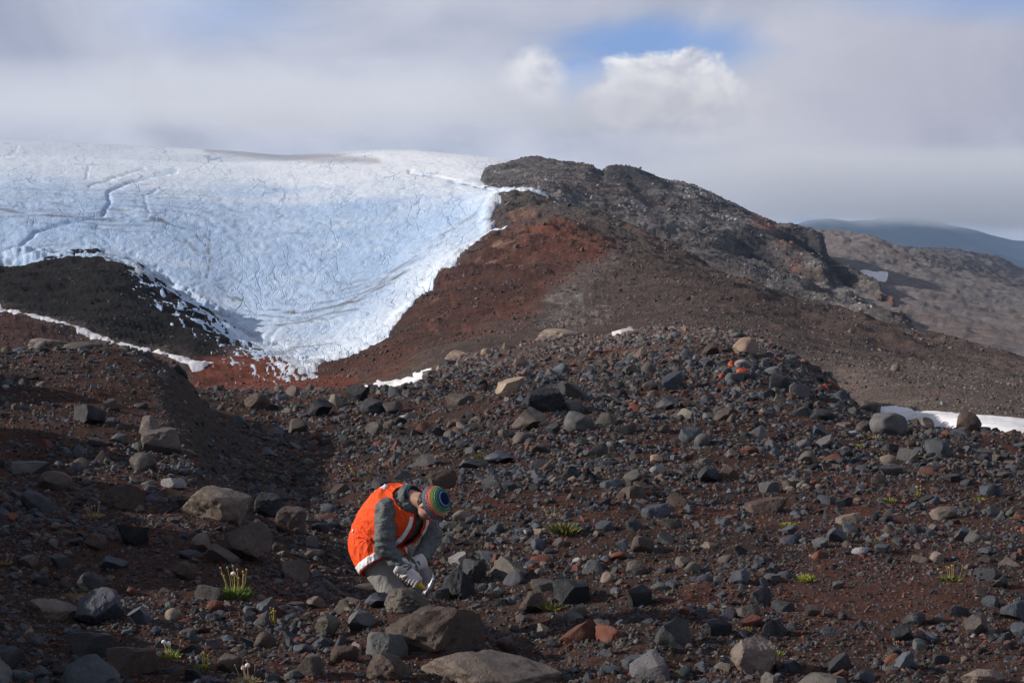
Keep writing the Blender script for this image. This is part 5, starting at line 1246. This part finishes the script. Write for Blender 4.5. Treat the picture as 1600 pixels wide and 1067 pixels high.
def plant(u, v, wpx, hpx, kind, label, stems=0, fluff=(), name='alpine_plant', nleaf=None, sheet=None):
    rng_ = np.random.default_rng(int(u * 13 + v)); p = FG.hit(u, v + hpx * 0.4); m = p.y / F
    root = empty(name, p + Vector((0, 0, -0.004)), label, 'plant', 'small plants growing between the stones')
    rad, hg = wpx * m / 2, hpx * m
    mat = {'green': m_green, 'lime': m_lime, 'moss': m_moss, 'dry': m_dry}[kind]
    hleaf = hg * (0.45 if stems else 0.95)
    n = nleaf or int(max(50, min(520, wpx * hpx * 0.35)))
    me = blades(n, rad * 0.85, hleaf, max(0.0016, min(0.006, m * 0.9)), rng_); me.materials.append(mat)
    o = bpy.data.objects.new('leaves', me); COL.objects.link(o); o.parent = root
    for k in range(stems):
        a = rng_.uniform(0, 6.283); r = rad * rng_.uniform(0.1, 0.8)
        p0 = Vector((math.cos(a) * r * 0.7, math.sin(a) * r * 0.7, 0)); p1 = Vector((math.cos(a) * r * 1.25, math.sin(a) * r * 1.25, hg * rng_.uniform(0.7, 1.0)))
        me = stem_mesh(p0, p1, max(0.0016, m * 0.45)); me.materials.append(m_stem if kind != 'dry' else m_dry)
        s = bpy.data.objects.new('stem', me); COL.objects.link(s); s.parent = root
        isf = k in fluff
        b = bpy.data.objects.new('seed_head' if isf else 'flower_bud', ball_mesh(m_fluff if isf else m_bud if kind == 'dry' or k % 2 else m_stem, 'seed_head' if isf else 'flower_bud%d' % (k % 2 if kind != 'dry' else 1)))
        COL.objects.link(b); b.parent = s; sz = m * (4.0 if isf else 1.5) * rng_.uniform(0.85, 1.15)
        b.scale = (sz, sz, sz * (0.95 if isf else 1.3)); b.location = p1
    return root
PL = [(365, 912, 56, 46, 'green', 'largest green leafy clump with yellow stems and a white seed head, left of the person', 16, (3,)),
      (264, 1013, 40, 26, 'lime', 'yellowish sprig with two white fluffy seed heads at the lower left', 8, (0, 4)),
      (318, 1033, 26, 26, 'lime', 'small yellow-green sprig with dried buds below the long pebbly gap', 7, ()),
      (384, 1053, 40, 34, 'dry', 'tall dry stems with pale seed heads at the bottom edge left of centre', 9, (2, 5)),
      (425, 962, 30, 24, 'moss', 'low yellow-green tuft with brown dried flowers below the tall broken boulder', 7, ()),
      (145, 798, 34, 24, 'dry', 'straw-coloured sprig of dry flowers on the left slope above the boulders', 8, ()),
      (8, 872, 26, 14, 'dry', 'dry yellow tuft cut by the left edge', 4, ()),
      (882, 822, 50, 22, 'moss', 'wide olive tuft of grass in mid slope right of the person', 0, ()),
      (862, 800, 34, 16, 'dry', 'dry grassy stalks just behind the wide olive tuft', 6, ()),
      (752, 712, 22, 14, 'moss', 'olive cushion plant behind the striped hat', 0, ()), (672, 718, 26, 12, 'dry', 'dry grass blades behind the person', 5, ()),
      (565, 736, 40, 14, 'moss', 'flat olive patch of grass left of the brown squarish boulder', 5, ()),
      (1391, 779, 22, 12, 'lime', 'bright lime cushion at right, the one beside a taller rusty sprig', 0, ()), (1434, 769, 14, 18, 'moss', 'taller rusty green sprig right of a lime cushion', 4, ()),
      (1529, 777, 20, 11, 'lime', 'bright lime cushion nearest the right edge', 0, ()), (1229, 816, 22, 12, 'lime', 'bright lime cushion behind a blue-grey stone right of centre', 0, ()),
      (1259, 900, 26, 18, 'lime', 'loose yellow-green tuft at the left rim of the red gravel', 0, ()), (1484, 896, 40, 28, 'moss', 'spiky pale green plant at the right rim of the red gravel', 6, ()),
      (1371, 840, 14, 10, 'lime', 'tiny lime tuft above the red gravel', 0, ()), (1166, 980, 18, 10, 'lime', 'small lime tuft beside the dark boulder at lower right', 0, ()), (1216, 1016, 18, 14, 'lime', 'yellow tuft behind the big tan-brown boulder', 0, ()),
      (1387, 1021, 14, 10, 'lime', 'tiny lime cushion near the bottom at right', 0, ()), (1275, 1060, 22, 14, 'lime', 'lime tuft at the bottom edge right of centre', 0, ()), (1473, 1001, 14, 9, 'moss', 'faint green tuft at lower right under the dark stones', 0, ()),
      (864, 944, 28, 22, 'moss', 'dark yellow-green cushion in the shade right of the person', 0, ()), (818, 964, 16, 10, 'moss', 'small dark green cushion among shaded stones', 0, ()),
      (1345, 694, 14, 8, 'lime', 'tiny lime tuft left of the big rounded grey boulder', 0, ()), (1366, 681, 20, 7, 'lime', 'thin lime patch at the foot of the big rounded grey boulder', 0, ()), (1499, 812, 12, 8, 'moss', 'small olive tuft right of the tan slab at right', 0, ()),
      (950, 702, 16, 8, 'moss', 'small olive tuft on the middle slope', 0, ()), (745, 662, 20, 8, 'moss', 'thin olive grass patch below the middle boulder heap', 0, ()), (1400, 1003, 16, 9, 'dry', 'dry straw tuft below the red gravel', 3, ())]
for a in PL:
    r_ = plant(*a[:6], stems=a[6], fluff=a[7])

# ================================================================== LABELS OF THE STONES
MARK = [('the bent person', 620, 840), ('the broad domed tan boulder', 338, 788), ('the long low tan boulder', 78, 954), ('the wide tan slab at the bottom edge', 763, 1050),
        ('the large brown slab before the person', 676, 984), ('the large black boulder by the hands', 705, 910), ('the big grey boulder at the snow bank', 1388, 666), ('the egg-shaped boulder by the snow', 1515, 656),
        ('the pale tan block on the crest', 1167, 547), ('the orange stone cluster', 1145, 578), ('the smooth red gravel', 1370, 920), ('the big tan-brown boulder at lower right', 1178, 1028),
        ('the largest green leafy clump', 365, 912), ('the tall brown broken boulder', 387, 852), ('the shaded gully', 350, 690), ('the ragged snow patch', 620, 600), ('the olive tuft at mid slope', 882, 822),
        ('the black boulder in the middle heap', 852, 628), ('the flat dark boulder alone on the bank', 135, 648), ('the striped hat', 676, 785), ('the dark block on the heap', 1215, 598), ('the pale tan sloping boulder', 798, 604),
        ('the long brown flat rock at mid right', 1198, 792), ('the left edge', 0, 850), ('the right edge', 1600, 850), ('the bottom right corner', 1600, 1067), ('the bottom left corner', 0, 1067), ('the pinkish snow bank', 1480, 665),
        ('the blue-grey wedge-shaped boulder', 152, 953), ('the dark sharp-edged boulder', 1055, 992), ('the brown squarish boulder behind the hat', 690, 751), ('the spiky pale green plant', 1484, 896)]
SH = {'angular': ('angular', 'jagged', 'sharp'), 'blocky': ('blocky', 'squarish'), 'round': ('rounded', 'smooth round'), 'slab': ('flat', 'slab-like'), 'rough': ('rough pitted', 'knobbly')}
ZONE = {}
def direction_word(du, dv):
    a = math.degrees(math.atan2(-dv, du)) % 360
    return ['right of', 'behind and right of', 'behind', 'behind and left of', 'left of', 'in front and left of', 'in front of', 'in front and right of'][int((a + 22.5) // 45) % 8]
used = {}
for o, u, v, cw, st, wpx, lab in THINGS:
    big_ = wpx > 33
    if lab is None:
        size = 'large' if wpx > 52 else 'middling' if big_ else 'small' if wpx < 22 else 'medium'
        noun = 'boulder' if big_ else 'stone'
        ms = sorted(MARK, key=lambda q_: math.hypot(q_[1] - u, (q_[2] - v) * 1.5))
        cands = []
        for m_ in ms[:3]:
            d_ = math.hypot(m_[1] - u, m_[2] - v); near_ = 'just ' if d_ < 60 else 'well ' if d_ > 170 else ''
            for shw in (SH[st][0],): cands.append('%s %s %s %s %s%s %s' % (size, cw, shw, noun, near_, direction_word(u - m_[1], v - m_[2]), m_[0]))
        a_, b_ = ms[0], ms[1]
        lab = next((c_ for c_ in cands if c_ not in used), None)
        if lab is None:
            ex = [('leaning left', o.rotation_euler.y < 0)][0]
            for pre in ('lower', 'upper', 'leftmost', 'rightmost', 'nearest', 'farthest'):
                others = [q_ for q_ in used.get(cands[0], [])]
                if not others: break
                ok = {'lower': v > max(q_[1] for q_ in others), 'upper': v < min(q_[1] for q_ in others), 'leftmost': u < min(q_[0] for q_ in others), 'rightmost': u > max(q_[0] for q_ in others), 'nearest': False, 'farthest': False}[pre]
                c_ = pre + ' ' + cands[0]
                if ok and c_ not in used: lab = c_; break
        if lab is None:
            n_ = 2
            while True:
                c_ = '%s stone from %s, %s' % ({2: 'second', 3: 'third', 4: 'fourth', 5: 'fifth', 6: 'sixth'}.get(n_, 'another'), b_[0], cands[0])
                if c_ not in used or n_ > 6: lab = c_; break
                n_ += 1
        used.setdefault(cands[0], []).append((u, v))
    lab = ' '.join(lab.split()[:16])
    used.setdefault(lab, []).append((u, v))
    tag(o, lab, 'boulder' if (big_ or 'boulder' in o.name) else ('rock outcrop' if 'outcrop' in o.name else 'stone'), 'boulders and stones strewn over the moraine')
# ================================================================== AIR AND CLOUD
def box(name, x0, x1, y0, y1, z0, z1, mat):
    bm = bmesh.new(); bmesh.ops.create_cube(bm, size=1.0)
    for q in bm.verts: q.co = ((x0 + x1) / 2 + q.co.x * (x1 - x0), (y0 + y1) / 2 + q.co.y * (y1 - y0), (z0 + z1) / 2 + q.co.z * (z1 - z0))
    me = bpy.data.meshes.new(name); bm.to_mesh(me); bm.free(); me.materials.append(mat)
    o = bpy.data.objects.new(name, me); COL.objects.link(o); return o
mh = bpy.data.materials.new('haze'); mh.use_nodes = True; t = NT(mh.node_tree); t.n.clear()
pv = t.new('ShaderNodeVolumePrincipled', {'Color': (0.46, 0.66, 1.0), 'Density': 0.00006})
t.l.new(pv.outputs[0], t.new('ShaderNodeOutputMaterial').inputs['Volume'])
tag(box('haze', -12500, 12500, -12500, 12500, -1000, 175, mh), kind='stuff')
def mist(name, x0, x1, y0, y1, z0, z1, dens, scale, lo, hi, zfade, col=(0.94, 0.96, 1.0)):
    m = bpy.data.materials.new(name); m.use_nodes = True; t = NT(m.node_tree); t.n.clear()
    pos = t.new('ShaderNodeNewGeometry').outputs['Position']
    sp = t.new('ShaderNodeSeparateXYZ', {0: pos})
    n = t.noise(t.vmul(pos, (1, 0.7, 1.8)), scale, 5, 0.6, 0.4)
    n = t.math('ADD', n, t.ramp(sp.outputs[2], *zfade, -0.25, 0.12, False))
    d = t.math('MULTIPLY', t.ramp(n, lo, hi), dens)
    for ax, a, b in ((0, x0, x1), (1, y0, y1), (2, z0, z1)):      # the bank thins out before its bounds
        w_ = (b - a) * 0.12
        d = t.math('MULTIPLY', d, t.ramp(sp.outputs[ax], a, a + w_)); d = t.math('MULTIPLY', d, t.ramp(sp.outputs[ax], b - w_, b, 1.0, 0.0))
    pv = t.new('ShaderNodeVolumePrincipled', {'Color': col, 'Density': d})
    t.l.new(pv.outputs[0], t.new('ShaderNodeOutputMaterial').inputs['Volume'])
    return tag(box(name, x0, x1, y0, y1, z0, z1, m), kind='stuff')
mist('cloud', -1500, 300, 1330, 1900, 70, 150, 0.0045, 0.006, 0.36, 0.60, (88, 125))
mist('cloud', 300, 5200, 5400, 8300, -60, 330, 0.0018, 0.0016, 0.42, 0.60, (20, 130))
